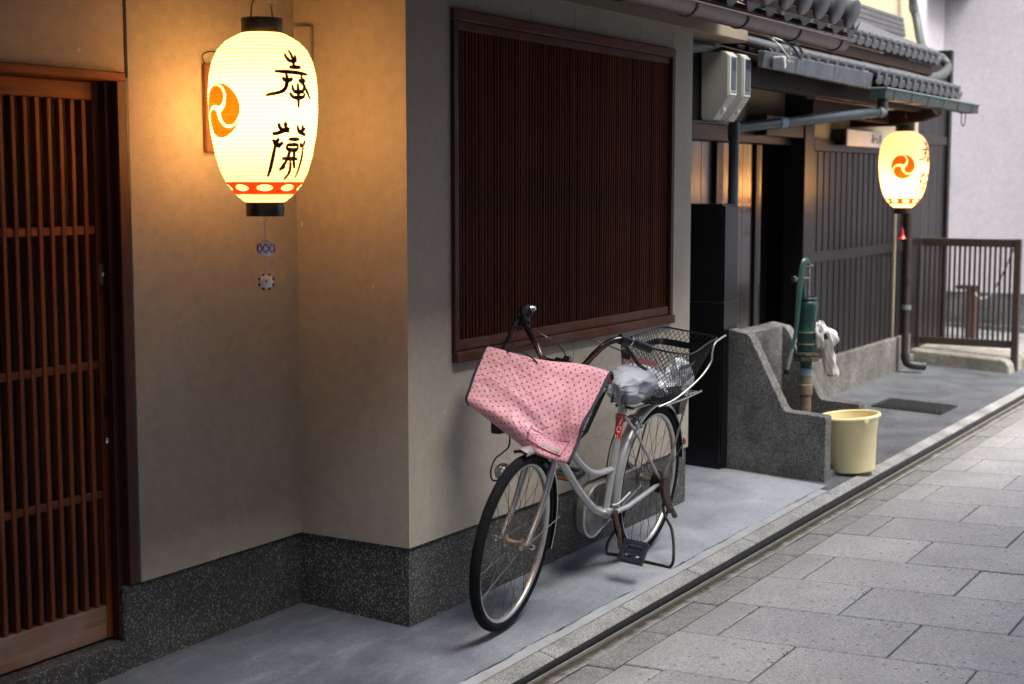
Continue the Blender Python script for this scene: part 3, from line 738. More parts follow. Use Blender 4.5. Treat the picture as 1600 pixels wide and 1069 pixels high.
    first = [[(462, 225), (474, 252), (500, 263)], [(522, 226), (514, 252), (500, 263)], [(488, 205), (500, 235), (500, 288)], [(474, 288), (542, 285)],
             [(405, 310), (500, 312), (577, 318)], [(455, 318), (460, 350), (440, 400), (365, 423)], [(437, 338), (458, 358)], [(488, 340), (458, 358)],
             [(535, 318), (545, 365), (592, 438)], [(557, 340), (540, 362)], [(518, 345), (540, 362)], [(482, 372), (490, 400), (513, 403), (540, 398), (546, 372)],
             [(512, 360), (513, 478)], [(468, 408), (490, 430), (540, 426), (548, 406)]]
    second = [[(418, 552), (430, 580), (470, 592)], [(448, 545), (454, 585)], [(390, 603), (425, 596), (470, 575)], [(510, 560), (522, 590), (566, 606)],
              [(541, 558), (541, 592)], [(560, 572), (518, 600)], [(394, 628), (408, 652), (432, 664)], [(420, 622), (408, 655)], [(442, 642), (418, 662)],
              [(406, 655), (398, 700), (384, 770), (370, 806)], [(535, 642), (548, 666)], [(566, 632), (554, 662)], [(558, 650), (557, 740), (544, 812)],
              [(466, 628), (527, 626)], [(462, 655), (468, 674), (516, 676), (524, 654)], [(460, 654), (526, 652)], [(480, 680), (470, 716)], [(502, 680), (508, 716)],
              [(440, 718), (532, 720)], [(471, 722), (452, 752), (432, 776)], [(486, 722), (494, 762), (488, 794), (468, 818)], [(504, 722), (522, 764)], [(460, 748), (448, 770)]]
    ch('character', first, 17); ch('character', second, 17)
    # scalloped red band low on the body
    for (za, zb) in ((-0.212, -0.221), (-0.242, -0.253)):
        bb = MB()
        for k in range(72):
            a0, a1 = 2 * PI * k / 72, 2 * PI * (k + 1) / 72
            bb.grid(lambda u, v: on(a0 + (a1 - a0) * u, (za + (zb - za) * v) * scale), 1, 1)
        part('red_band', bb, 'paper_red', t)
    nsc = 9
    for k in range(nsc):
        a0 = 2 * PI * (k + 0.5) / nsc; wA = 2 * PI / nsc * 0.22
        bb = MB()
        def f(u, v):
            zz = -0.221 - 0.021 * v; squeeze = wA * (0.75 + 1.0 * (2 * v - 1) ** 2)
            return on(a0 + squeeze * (2 * u - 1), zz * scale)
        bb.grid(f, 4, 6); part('red_diamond', bb, 'paper_red', t)
    # thin paper seams running from cap to cap
    for k in range(8):
        a = R(-12) + 2 * PI * k / 8; bb = MB()
        bb.grid(lambda u, v: on(a + (u - .5) * 0.006, (-0.97 + 1.94 * v) * HH, 0.0024), 1, 40)
        part('paper_seam', bb, 'paper', t)
    # wire hanger
    top = lz + HH + 0.048 * scale
    wr = MB().tube(catmull([(lx - 0.055 * scale, ly, top - 0.01), (lx - 0.045 * scale, ly, top + 0.05), (lx, ly, top + 0.078), (lx + 0.045 * scale, ly, top + 0.05), (lx + 0.055 * scale, ly, top - 0.01)], 6), 0.0025, 6)
    part('wire_bail', wr, 'wire', t, smooth=True)
    part('hanging_cord', MB().tube([(lx, ly, top + 0.074), (lx, ly, top + 0.15), (lx, ly, top + (0.40 if scale > .9 and not tassel else 0.16))], 0.004, 6), 'wire', t)
    bot = lz - HH - 0.046 * scale
    if not tassel:
        part('ring', MB().tube([(lx + 0.009 * math.cos(a), ly, bot - 0.011 + 0.009 * math.sin(a)) for a in [2 * PI * k / 14 for k in range(14)]], 0.0012, 6, closed=True), 'brass', t)
        part('cord', MB().tube([(lx, ly, bot - 0.02), (lx, ly, bot - 0.21)], 0.0026, 6), 'cable_w', t)
        for (dz, r_, mname) in ((-0.108, 0.0295, 'temari_a'), (-0.222, 0.0245, 'temari_b')):
            mb_ = MB().lathe([(max(0.0005, r_ * math.sin(PI * k / 14)), -r_ * math.cos(PI * k / 14)) for k in range(15)], 24)
            me = mb_.mesh('thread_ball', M[mname], smooth=True, ang=80)
            ball = inst('thread_ball', me, t, (lx, ly, bot + dz))
            fr_ = xframe((lx, ly, bot + dz), (math.cos(yaw), math.sin(yaw), 0.15), (0, 0, 1))      # z towards the street
            if mname == 'temari_a':
                for off in (0, 1):
                    zz = []
                    for k in range(49):
                        a = 2 * PI * k / 48; q = (k / 6.0 + off) % 2; la = R(30) * (2 * abs(q - 1) - 1)
                        zz.append((lx + r_ * 1.01 * math.cos(la) * math.cos(a + yaw), ly + r_ * 1.01 * math.cos(la) * math.sin(a + yaw), bot + dz + r_ * 1.01 * math.sin(la)))
                    part('stitching', MB().tube(zz, 0.0022, 5), 'violet_thread', ball)
            else:
                for k in range(8):
                    a = 2 * PI * (k + .5) / 8
                    pts_ = [fr_ @ Vector((r_ * math.sin(q) * math.cos(a), r_ * math.sin(q) * math.sin(a), r_ * math.cos(q))) for q in (R(62), R(80), R(105))]
                    part('stitching', MB().tube(pts_, [0.0012, 0.0055, 0.0065], 6), 'maroon_thread', ball)
                part('stitching', MB().tube([fr_ @ Vector((0, 0, r_ * .98)), fr_ @ Vector((0, 0, r_ * 1.04))], 0.004, 8), 'maroon_thread', ball)
    else:
        part('cord', MB().tube([(lx, ly, bot), (lx, ly, bot - 0.12)], 0.002, 6), 'paper_red', t)
        part('tassel', MB().lathe([(0.006, 0), (0.012, -0.015), (0.014, -0.045), (0.030, -0.075), (0.036, -0.082)], 12, Matrix.Translation((lx, ly, bot - 0.105))), 'reflector_red', t, smooth=True)
    ld = bpy.data.lights.new('bulb', 'POINT'); ld.energy = power; ld.color = (1.0, 0.49, 0.16); ld.shadow_soft_size = bulb_r
    lo = bpy.data.objects.new('bulb', ld); COL.objects.link(lo); lo.parent = t; lo.location = (0, 0, HH + bulb_h)
    return t

def yaw_to_cam(p):
    return math.atan2(cam.location.y - p[1], cam.location.x - p[0])
L1 = (-0.545, 0.200, 1.874)
lantern(L1, yaw_to_cam(L1), 0.02, 4.6, 'big glowing paper lantern with brushed characters and two thread balls, by the lattice door', False)
L2 = (6.594, 0.123, 1.768)
lantern(L2, yaw_to_cam(L2) + R(50), -0.10, 3.8, 'glowing paper lantern with a red tassel, under the far tiled canopy', True, text_a=R(15))

# ------------------------------------------------------------------ small things on the plaster house
t = thing('wall_plaque', 'narrow wooden plaque hung on the plaster wall behind the big lantern', 'plaque', (-0.475, YR, 1.76))
part('board', MB().box(-0.505, -0.385, YR - 0.020, YR - 0.002, 1.765, 2.07), 'plaque', t, bevel=0.003)
part('hanging_wire', MB().tube(catmull([(-0.50, YR - 0.014, 2.068), (-0.51, YR - 0.012, 2.10), (-0.44, YR - 0.006, 2.115), (-0.392, YR - 0.014, 2.068)], 5), 0.002, 6), 'wire', t)
t = thing('wall_box', 'small amber box on the return wall to the right of the big lantern', 'box', (-0.002, 0.455, 2.02))
part('body', MB().box(-0.022, -0.001, 0.415, 0.488, 2.03, 2.235), 'plaster', t, bevel=0.004)
part('lid', MB().box(-0.027, -0.0225, 0.412, 0.491, 2.150, 2.238), 'plaster', t, bevel=0.002)

# electricity meters on their board round the end of the wall
t = thing('meter_board', 'black board holding the two meters at the end of the plaster wall', 'board', (2.9, 0.16, 1.97))
part('panel', MB().box(2.50, 3.30, 0.140, 0.165, 1.985, 2.40), 'black_panel', t, bevel=0.003)
part('panel_screw', MB().lathe([(0.010, 0), (0.010, 0.008), (0.004, 0.012)], 10, xframe((2.72, 0.1395, 2.16), (0, -1, 0))), 'chrome', t, smooth=True)
def meter(x, y0, label):
    t = thing('electricity_meter', label, 'meter', (x, 0.139, 2.0), 'cream meters at the end of the wall')
    w = 0.052; yb = 0.138
    prof = [(yb, 2.015), (yb, 2.352), (y0 + 0.02, 2.352), (y0, 2.335), (y0, 2.118), (y0 + 0.085, 1.995), (yb - 0.01, 1.995)]
    part('case', MB().prism_x(prof, x - w, x + w), 'meter', t, bevel=0.008, seg=2)
    part('front_cover', MB().box(x - w + 0.006, x + w - 0.006, y0 - 0.006, y0 - 0.0005, 2.124, 2.332), 'meter_front', t, bevel=0.002)
    part('window', MB().box(x - w + 0.018, x + w - 0.018, y0 - 0.009, y0 - 0.0065, 2.150, 2.322), 'meter_glass', t, bevel=0.001)
    part('slot', MB().box(x - w + 0.016, x + w - 0.016, y0 - 0.008, y0 - 0.0065, 2.138, 2.143), 'ink', t)
    yy = y0 + 0.05; zz = 2.046
    part('seal_cap', MB().lathe([(0.017, 0), (0.017, 0.006), (0.008, 0.012)], 16, xframe((x, yy, zz), (0, -0.83, -0.56))), 'white_plastic', t, smooth=True)
meter(2.955, -0.020, 'cream electricity meter nearest the plaster wall')
meter(3.145, -0.022, 'cream electricity meter further from the plaster wall')

# loose wires and a clip lamp below the gutter end
t = thing('cable_bundle', 'loose tangle of pale and black wires under the gutter end', 'cables', (3.2, -0.2, 2.40))
for pts, mm, r in (([(3.16, -0.10, 2.47), (3.12, -0.2, 2.40), (3.16, -0.24, 2.34), (3.3, -0.22, 2.31), (3.42, -0.15, 2.33)], 'cable_w', .006),
                   ([(3.12, -0.05, 2.48), (3.14, -0.2, 2.42), (3.22, -0.23, 2.40), (3.26, -0.22, 2.36), (3.34, -0.2, 2.36)], 'cable_w', .005),
                   ([(2.2, -0.31, 2.545), (2.7, -0.30, 2.50), (3.1, -0.28, 2.46), (3.35, -0.25, 2.45), (3.6, -0.2, 2.46)], 'cable_b', .005),
                   ([(3.1, -0.2, 2.45), (3.2, -0.26, 2.38), (3.28, -0.27, 2.33), (3.38, -0.25, 2.36), (3.42, -0.2, 2.42)], 'cable_b', .007),
                   ([(3.15, -0.18, 2.52), (3.2, -0.24, 2.45), (3.22, -0.25, 2.42), (3.3, -0.25, 2.40)], 'cable_b', .006)):
    part('wire', MB().tube(catmull(pts, 6), r, 6), mm, t, smooth=True)
for p in ((3.13, -0.17, 2.47), (3.24, -0.22, 2.43), (3.30, -0.2, 2.47)):
    part('connector', MB().box(p[0] - .025, p[0] + .025, p[1] - .02, p[1] + .02, p[2] - .02, p[2] + .02), 'flash', t, bevel=.006)
t = thing('sensor_lamp', 'small white sensor lamp clipped under the canopy edge', 'lamp', (3.33, -0.14, 2.29))
part('head', MB().hexa([(3.29, -0.185, 2.275), (3.365, -0.165, 2.285), (3.36, -0.10, 2.285), (3.295, -0.11, 2.275)], [(3.28, -0.18, 2.345), (3.355, -0.165, 2.352), (3.35, -0.10, 2.352), (3.285, -0.11, 2.345)]), 'white_plastic', t, bevel=0.010, seg=2)
part('bracket', MB().tube([(3.37, -0.12, 2.285), (3.41, -0.11, 2.285), (3.42, -0.08, 2.36), (3.40, -0.05, 2.40)], 0.006, 6), 'pipe_grey', t)

# ------------------------------------------------------------------ wooden house beyond
wh = thing('wooden_house', 'dark timber townhouse with tiled canopies beyond the plaster house', 'house', (6.0, 0.6, 0.0))
YS = 0.60; SX0, SX1 = 5.93, 9.62
# low aggregate plinth and siding
part('plinth', MB().box(5.86, 8.45, YS - 0.035, YS + 0.2, -0.1, 0.362), 'base_conc', wh, bevel=0.012)
part('plinth', MB().box(8.455, SX1, YS - 0.01, YS + 0.2, -0.1, 0.16), 'base_conc', wh, bevel=0.012)
part('post', MB().box(5.735, 5.93, YS - 0.02, YS + 0.14, 0.0, 2.40), 'siding', wh, bevel=0.004)
nb = 17; bw = (8.20 - SX0) / nb
for i in range(nb):
    a, c = SX0 + i * bw + 0.002, SX0 + (i + 1) * bw - 0.002
    part('siding_board', MB().hexa([(a, YS, 0.365), (c, YS, 0.365), (c, YS + 0.05, 0.365), (a, YS + 0.05, 0.365)], [(a, YS, 1.90), (c, YS, 1.90), (c, YS + 0.05, 1.90), (a, YS + 0.05, 1.90)]).box(c - 0.005, c + 0.008, YS - 0.006, YS + 0.002, 0.366, 1.899), 'siding', wh, bevel=0.0015)
part('siding_backing', MB().box(SX0, 8.2, YS + 0.051, YS + 0.12, 0.3, 2.0), 'black', wh)
part('head_rail', MB().box(SX0, 8.20, YS - 0.022, YS + 0.05, 1.902, 1.985), 'siding_h', wh, bevel=0.003)
part('mid_rail', MB().box(SX0, 8.20, YS - 0.016, YS - 0.0145, 1.09, 1.17), 'siding_h', wh)
part('plaster_band', MB().box(SX0, 8.20, YS + 0.01, YS + 0.10, 1.987, 2.40), 'plaster_amber', wh)
part('corner_post', MB().box(8.205, 8.34, YS - 0.03, YS + 0.1, 0.3, 2.5), 'siding', wh, bevel=0.004)
for i in range(5):
    a = 8.345 + i * 0.255
    part('siding_board', MB().box(a + .002, a + 0.253, YS + 0.02, YS + 0.06, 0.165, 2.75), 'siding', wh, bevel=0.003)
part('corner_post', MB().box(9.622, 9.70, YS - 0.01, YS + 0.12, 0.10, 2.9), 'siding', wh, bevel=0.004)
part('side_wall', MB().box(9.60, 9.69, YS + 0.125, 1.24, 0.0, 2.9), 'siding', wh)
part('cross_rail', MB().box(8.345, 9.615, YS + 0.004, YS + 0.0195, 2.02, 2.10), 'siding_h', wh, bevel=0.003)
part('paper_notice', MB().box(8.40, 8.50, YS - 0.036, YS - 0.0315, 2.08, 2.24), 'plaster_amber', wh)
# recessed entrance: lacquered boards that mirror the far lantern, dark door at the right
YB = 0.75
part('entrance_backing', MB().box(2.5, 5.36, YB + 0.04, YB + 0.2, 0.0, 2.10).box(5.36, 5.95, YB + 0.55, YB + 0.6, 0.0, 2.10).box(5.34, 5.36, YB + .04, YB + .55, 0, 2.1), 'black', wh)
xx = 3.45
pw = [0.172] * 11
for i, w in enumerate(pw):
    tl = random.uniform(-0.0012, 0.0012)
    part('entrance_board', MB().hexa([(xx + .002, YB - tl, 0.1), (xx + w - .002, YB + tl, 0.1), (xx + w - .002, YB + .038, 0.1), (xx + .002, YB + .038, 0.1)],
                                     [(xx + .002, YB - tl, 1.93), (xx + w - .002, YB + tl, 1.93), (xx + w - .002, YB + .038, 1.93), (xx + .002, YB + .038, 1.93)]), 'lacquer', wh, bevel=0.002)
    xx += w
part('entrance_post', MB().box(4.49, 4.60, YB - 0.03, YB - 0.0015, 0.06, 1.93), 'siding', wh, bevel=0.004)
part('entrance_post', MB().box(5.195, 5.262, YB - 0.02, YB - 0.0015, 0.06, 1.93), 'siding', wh, bevel=0.004)
part('entrance_lintel', MB().box(2.5, 5.733, YB - 0.07, YB + 0.03, 1.935, 2.035), 'siding_h', wh, bevel=0.004)
part('entrance_plaster', MB().box(2.5, 5.733, YB + 0.0, YB + 0.1, 2.037, 2.90), 'plaster_amber', wh)
part('dark_door', MB().box(5.37, 5.73, YB + 0.10, YB + 0.13, 0.08, 1.934), 'black_panel', wh, bevel=0.003)
part('entrance_return', MB().box(5.742, 5.78, YS + 0.142, 1.39, 0.0, 2.10), 'black_panel', wh)
part('door_head', MB().box(5.02, 5.733, YS - 0.01, YS + 0.12, 1.985, 2.12), 'siding_h', wh, bevel=0.003)
part('entrance_step', MB().box(3.55, 5.73, 0.46, YB - 0.035, -0.05, 0.10), 'base_conc', wh, bevel=0.01)

# lower canopy
zlo, ylo = 2.335, -0.06
can = part('canopy', MB().hexa([(3.18, ylo, zlo - 0.02), (7.42, ylo, zlo - 0.02), (7.42, 0.66, 2.52), (3.18, 0.66, 2.52)],
                               [(3.18, ylo, zlo + 0.012), (7.42, ylo, zlo + 0.012), (7.42, 0.66, 2.552), (3.18, 0.66, 2.552)]), 'beam', wh)
cs = math.atan2(0.217, 0.72)
tcov = MB(); tcov.tube([(0, 0, -0.006), (0, 0.26, -0.006)], [0.030, 0.028], 12)
tcov_me = tcov.mesh('roof_tile', M['tile'], smooth=True, ang=50)
tpan = MB().grid(lambda u, v: (-0.078 + 0.156 * u, 0.26 * v, -0.012 - 0.016 * math.cos((2 * u - 1) * PI / 2) + 0.006 * v), 6, 1)
tpan.grid(lambda u, v: (-0.078 + 0.156 * u, 0.0, -0.012 - 0.016 * math.cos((2 * u - 1) * PI / 2) - 0.050 * v), 6, 1)
tpan_me = tpan.mesh('roof_tile', M['tile'], smooth=True)
roof_row(can, 5.20, 13, 0.168, ylo - 0.05, zlo + 0.052, cs, 3, 0.24, 1.0, tcov_me, tpan_me)
roof_row(can, 3.45, 10, 0.168, ylo - 0.02, zlo + 0.062, cs, 3, 0.24, 0.9, tcov_me, tpan_me)
# lead-grey edge boards on the left half, in three overlapping lengths
for i, (a, c, dz) in enumerate(((3.20, 3.70, 0.005), (3.69, 4.34, 0.0), (4.33, 5.06, -0.006))):
    part('edge_flashing', MB().hexa([(a, ylo - .03 - .004 * i, zlo - 0.055 + dz), (c, ylo - .03 - .004 * i, zlo - 0.060 + dz), (c, ylo, zlo - 0.06 + dz), (a, ylo, zlo - 0.055 + dz)],
                                    [(a, ylo - .045 - .004 * i, zlo + 0.036), (c, ylo - .045 - .004 * i, zlo + 0.034), (c, ylo, zlo + 0.040), (a, ylo, zlo + 0.040)]), 'flash', wh, bevel=0.004)
part('eave_beam', MB().box(3.4, 7.38, 0.06, 0.14, 2.20, 2.315), 'beam', wh, bevel=0.006)
part('bracket_beam', MB().prism([(0.62, 2.10), (0.62, 2.22), (-0.02, 2.22), (-0.06, 2.17), (0.05, 2.135), (0.30, 2.10)], lambda a, c: (6.80, a, c), lambda a, c: (6.89, a, c)), 'beam', wh, bevel=0.005)
part('hanging_beam', MB().box(5.1, 6.78, 0.30, 0.37, 2.12, 2.22), 'beam', wh, bevel=0.006)
for i in range(11):
    X = 3.66 + i * 0.345
    part('rafter', MB().hexa([(X, -0.045, 2.275), (X + 0.045, -0.045, 2.275), (X + 0.045, 0.60, 2.455), (X, 0.60, 2.455)], [(X, -0.045, 2.314), (X + 0.045, -0.045, 2.314), (X + 0.045, 0.60, 2.494), (X, 0.60, 2.494)]), 'rafter', wh)
# square verdigris gutter on the right half with its drop
gx0, gx1 = 5.02, 7.40; gy = ylo - 0.10
g2 = part('gutter', MB().prism([(gy - .055, 2.268), (gy - .042, 2.205), (gy + .042, 2.205), (gy + .055, 2.268), (gy + .050, 2.268), (gy + .038, 2.210), (gy - .038, 2.210), (gy - .050, 2.268)],
                               lambda a, c: (gx0, a, c), lambda a, c: (gx1, a, c)), 'verdigris', wh)
part('gutter_lip', MB().tube([(gx0 - .01, gy - .056, 2.270), (gx1 + .01, gy - .056, 2.270)], 0.007, 8).tube([(gx0, gy - .056, 2.270), (gx0, gy + .056, 2.270)], 0.006, 6), 'verd_light', g2, smooth=True)
for X in (gx0 - .006, gx1): part('gutter_end', MB().box(X, X + .006, gy - .05, gy + .05, 2.207, 2.268), 'verdigris', g2)
for k in range(6):
    X = gx0 + 0.18 + k * 0.40
    part('gutter_strap', MB().prism([(gy - .060, 2.272), (gy - .045, 2.200), (gy + .045, 2.200), (gy + .06, 2.272), (gy + .056, 2.272), (gy + .042, 2.204), (gy - .042, 2.204), (gy - .056, 2.272)], lambda a, c: (X, a, c), lambda a, c: (X + .014, a, c)), 'pipe', g2)
part('hanging_hook', MB().tube(catmull([(7.10, gy, 2.205), (7.11, gy, 2.13), (7.16, gy, 2.10), (7.21, gy, 2.13), (7.22, gy, 2.205)], 5), 0.004, 6), 'wire', g2)
part('outlet', MB().lathe([(0.034, 0), (0.034, 0.09)], 14, Matrix.Translation((5.12, gy, 2.12))), 'verdigris', g2, smooth=True)

# slanting drain from the gutter back to the passage wall
t = thing('drainpipe', 'blue grey drainpipe slanting from the canopy gutter to the passage, then straight down', 'drainpipe', (3.757, 0.30, 0.0))
e0 = Vector((3.757, 0.30, 1.985)); e1 = Vector((5.12, gy, 2.125))
part('slanting_pipe', MB().tube([e0, e0.lerp(e1, .985)], 0.031, 14), 'pipe', t, smooth=True)
part('standpipe', MB().tube([e0 + Vector((0, 0, .02)), (3.757, 0.30, 0.05)], 0.031, 14), 'pipe', t, smooth=True)
part('elbow', MB().lathe([(0.036, -0.07), (0.038, 0.03), (0.030, 0.042)], 16, Matrix.Translation(e0)), 'pipe', t, smooth=True)
dd = (e1 - e0).normalized()
for f, c in ((0.03, 'pipe'), (0.30, 'tape'), (0.985, 'pipe_grey')):
    part('pipe_collar', MB().lathe([(0.0345, -0.03), (0.0345, 0.03)], 16, xframe(e0.lerp(e1, f), dd)), c, t, smooth=True)

# upper pent roof, ridge and rendered wall above
part('rear_wall', MB().box(3.2, 9.6, 1.4, 1.5, 0, 4.6), 'plaster_amber', wh)
y2, z2 = 0.30, 2.655
up = part('upper_roof', MB().hexa([(3.8, y2, z2 - 0.02), (8.02, y2, z2 - 0.02), (8.02, 1.20, 3.03), (3.8, 1.20, 3.03)], [(3.8, y2, z2 + 0.012), (8.02, y2, z2 + 0.012), (8.02, 1.20, 3.06), (3.8, 1.20, 3.06)]), 'beam', wh)
us = math.atan2(0.385, 0.9)
roof_row(up, 3.9, 25, 0.168, y2 - 0.05, z2 + 0.060, us, 3, 0.24, 1.0, tcov_me, tpan_me)
part('eave_board', MB().box(3.8, 8.0, y2 + 0.02, y2 + 0.05, z2 - 0.10, z2 - 0.022), 'beam', wh)
part('eave_soffit', MB().box(3.8, 8.0, y2 + 0.051, 0.75, z2 - 0.11, z2 - 0.08), 'beam', wh)
for k in range(4):
    part('ridge_tile', MB().box(4.4, 9.55 + 0.06 * k, 1.00 + .025 * k, 1.26, 3.03 + 0.052 * k, 3.078 + 0.052 * k), 'tile', up, bevel=0.014, seg=2)
part('upper_wall', MB().box(3.2, 10.72, 1.25, 1.39, 2.75, 5.2), 'beige_wall', wh)
part('roof_verge', MB().tube([(6.9, 1.10, 3.60), (7.35, 1.08, 3.22)], 0.05, 8), 'tile', up)
# downpipe looping round the end of the upper eave
t = thing('drainpipe', 'grey green downpipe bending round the end of the upper tiled eave', 'drainpipe', (8.9, 0.75, 2.6))
pp = catmull([(10.028, 1.120, 3.915), (10.140, 1.120, 3.443), (10.149, 1.080, 3.258), (9.916, 0.950, 2.964), (9.508, 0.750, 2.870), (9.188, 0.550, 2.775), (9.159, 0.500, 2.703), (8.748, 0.450, 2.607), (7.838, 0.360, 2.510), (6.883, 0.260, 2.411)], 7)
part('pipe_run', MB().tube(pp, 0.040, 12), 'pipe_dark', t, smooth=True)
for i in (9, 22, 34): part('pipe_collar', MB().lathe([(0.045, -0.03), (0.045, 0.03)], 16, xframe(pp[i], pp[i + 1] - pp[i - 1])), 'pipe_grey', t, smooth=True)

# illuminated-sign box (unlit) with the shop name
t = thing('shop_sign', 'small white shop sign with black brush lettering above the dark siding', 'sign', (6.95, YS, 1.955))
part('case', MB().box(6.345, 7.20, 0.50, 0.598, 1.950, 2.068), 'black_panel', t, bevel=0.004)
part('panel', MB().box(6.37, 7.235, 0.482, 0.4995, 1.945, 2.070), 'sign_white', t, bevel=0.008)
def text(body, size, mat_, parent, loc, rot, ext=0.001):
    cu = bpy.data.curves.new('lettering', 'FONT'); cu.body = body; cu.size = size; cu.extrude = ext; cu.align_x = 'CENTER'; cu.align_y = 'CENTER'
    tmp = bpy.data.objects.new('lettering', cu); COL.objects.link(tmp)
    me = bpy.data.meshes.new_from_object(tmp.evaluated_get(bpy.context.evaluated_depsgraph_get())); bpy.data.objects.remove(tmp)
    me.materials.clear(); me.materials.append(M[mat_])
    o = bpy.data.objects.new('lettering', me); COL.objects.link(o); o.parent = parent
    o.location = Vector(loc) - off_of(parent); o.rotation_euler = rot; return o
text('あら川', 0.088, 'ink', t, (7.065, 0.4805, 2.006), (PI / 2, 0, 0))

# brown downpipe in front of the siding
t = thing('drainpipe', 'brown downpipe standing in front of the dark siding, with a black shoe at its foot', 'drainpipe', (8.10, 0.50, 0.1))
part('standpipe', MB().tube([(8.06, 0.50, 2.30), (8.06, 0.50, 0.20)], 0.032, 12), 'pipe_brown', t, smooth=True)
part('pipe_shoe', MB().tube(catmull([(8.06, 0.50, 0.22), (8.065, 0.48, 0.15), (8.10, 0.43, 0.125), (8.17, 0.36, 0.115)], 5), 0.038, 12), 'black_plastic', t, smooth=True)
for z in (0.62, 0.86, 1.6): part('pipe_collar', MB().lathe([(0.042, -0.02), (0.042, 0.02)], 14, Matrix.Translation((8.06, 0.50, z))), 'pipe_grey' if z == .62 else 'pipe_brown', t, smooth=True)
part('pale_strip', MB().box(7.93, 7.955, YS - 0.03, YS - 0.0165, 0.37, 1.9), 'plaster_soffit', t)

# tall black cabinet in the passage
t = thing('black_cabinet', 'tall glossy black cabinet in the passage beside the plaster wall', 'cabinet', (3.42, 0.28, 0.0))
part('carcass', MB().box(3.312, 3.52, 0.172, 0.60, 0.02, 1.548), 'black_panel', t, bevel=0.004)
part('door', MB().box(3.320, 3.512, 0.162, 0.1715, 0.05, 1.535), 'black_panel', t, bevel=0.003)
part('seam', MB().box(3.3105, 3.5215, 0.1600, 0.61, 0.990, 0.996), 'wire', t)

# ------------------------------------------------------------------ stone water trough
t = thing('stone_trough', 'grey aggregate wash trough with two stepped side walls beside the passage', 'trough', (3.75, -0.1, 0.02))
pro = [(0.185, -0.05), (0.185, 0.830), (0.155, 0.838), (0.050, 0.818), (0.030, 0.798), (-0.170, 0.408), (-0.192, 0.392), (-0.412, 0.380), (-0.420, 0.372), (-0.420, -0.05)]
part('side_wall', MB().prism_x(pro, 3.396, 3.496), 'trough_conc', t, bevel=0.010, seg=2)
part('side_wall', MB().prism_x([(y, z * (0.99 if z > 0 else 1)) for y, z in pro], 3.985, 4.085), 'trough_conc', t, bevel=0.010, seg=2)
part('back_wall', MB().box(3.497, 3.984, 0.060, 0.184, -0.05, 0.822), 'trough_conc', t, bevel=0.008)
part('basin_floor', MB().box(3.497, 3.984, -0.40, 0.059, -0.05, 0.045), 'trough_conc', t)
# hand pump
px_, py_ = 3.770, -0.165
t = thing('hand_pump', 'green cast iron hand pump standing in the stone trough', 'pump', (px_, py_, 0.045))
mt = Matrix.Translation((px_, py_, 0))
part('standpipe', MB().lathe([(0.034, 0.045), (0.034, 0.44), (0.042, 0.445), (0.042, 0.50), (0.036, 0.505), (0.036, 0.56)], 18, mt), 'pump_pipe', t, smooth=True)
part('tape', MB().lathe([(0.0375, 0.555), (0.0375, 0.595)], 18, mt), 'tape', t, smooth=True)
part('neck', MB().lathe([(0.033, 0.596), (0.036, 0.64)], 18, mt), 'pump_green', t, smooth=True)
part('flange', MB().lathe([(0.075, 0.64), (0.078, 0.648), (0.078, 0.668), (0.064, 0.672)], 8, mt).lathe([(0.080, 0.675), (0.080, 0.690), (0.060, 0.692)], 8, mt @ Matrix.Rotation(.3, 4, 'Z')), 'pump_rust', t)
part('barrel', MB().lathe([(0.054, 0.692), (0.056, 0.72), (0.059, 0.735), (0.056, 0.742), (0.056, 0.80), (0.060, 0.806), (0.056, 0.812), (0.053, 0.86), (0.052, 0.90), (0.058, 0.93), (0.062, 0.965), (0.055, 0.985), (0.050, 0.99), (0.056, 0.993), (0.060, 1.002), (0.056, 1.010), (0.046, 1.010), (0.046, 0.96)], 28, mt), 'pump_green', t, smooth=True)
for z in (0.738, 0.806): part('barrel_band', MB().lathe([(0.0585, z - .006), (0.0615, z), (0.0585, z + .006)], 28, mt), 'pump_rust', t, smooth=True)
# spout towards the street
part('spout', MB().tube(catmull([(px_ + .01, py_ - .03, 0.80), (px_ + .02, py_ - .065, 0.81), (px_ + .025, py_ - .09, 0.80), (px_ + .03, py_ - .10, 0.77)], 5), [0.03] * 16, 14), 'pump_green', t, smooth=True)
# handle on the side facing the camera: bracket, lever with its hooked top, rod
hx, hy = px_ - .070, py_ + .012
part('bracket', MB().hexa([(hx + .02, hy - .014, 0.95), (hx + .045, hy - .014, 0.95), (hx + .045, hy + .014, 0.95), (hx + .02, hy + .014, 0.95)], [(hx + .005, hy - .012, 1.115), (hx + .035, hy - .012, 1.115), (hx + .035, hy + .012, 1.115), (hx + .005, hy + .012, 1.115)]), 'pump_green', t, bevel=0.005)
lev = catmull([(px_ + .005, py_ - .005, 1.185), (px_ - .015, py_ + .0, 1.215), (px_ - .05, py_ + .010, 1.205), (px_ - .080, py_ + .016, 1.10), (px_ - .100, py_ + .020, 0.95), (px_ - .115, py_ + .024, 0.82), (px_ - .15, py_ + .034, 0.71)], 6)
n_ = len(lev)
part('handle', MB().tube(lev, [0.014 + 0.010 * math.sin(PI * min(1, i / n_ * 1.2)) for i in range(n_)], 10, flat=0.6), 'pump_handle', t, smooth=True)
grip = catmull([(px_ - .146, py_ + .033, 0.72), (px_ - .165, py_ + .040, 0.66), (px_ - .185, py_ + .048, 0.590)], 5)
part('handle_grip', MB().tube(grip, 0.0115, 10), 'pipe_grey', t, smooth=True)
part('grip_knob', MB().lathe([(0.006, -0.02), (0.018, -0.012), (0.020, 0.004), (0.012, 0.016)], 12, xframe(grip[-1], (grip[-1] - grip[-2]))), 'black_plastic', t, smooth=True)
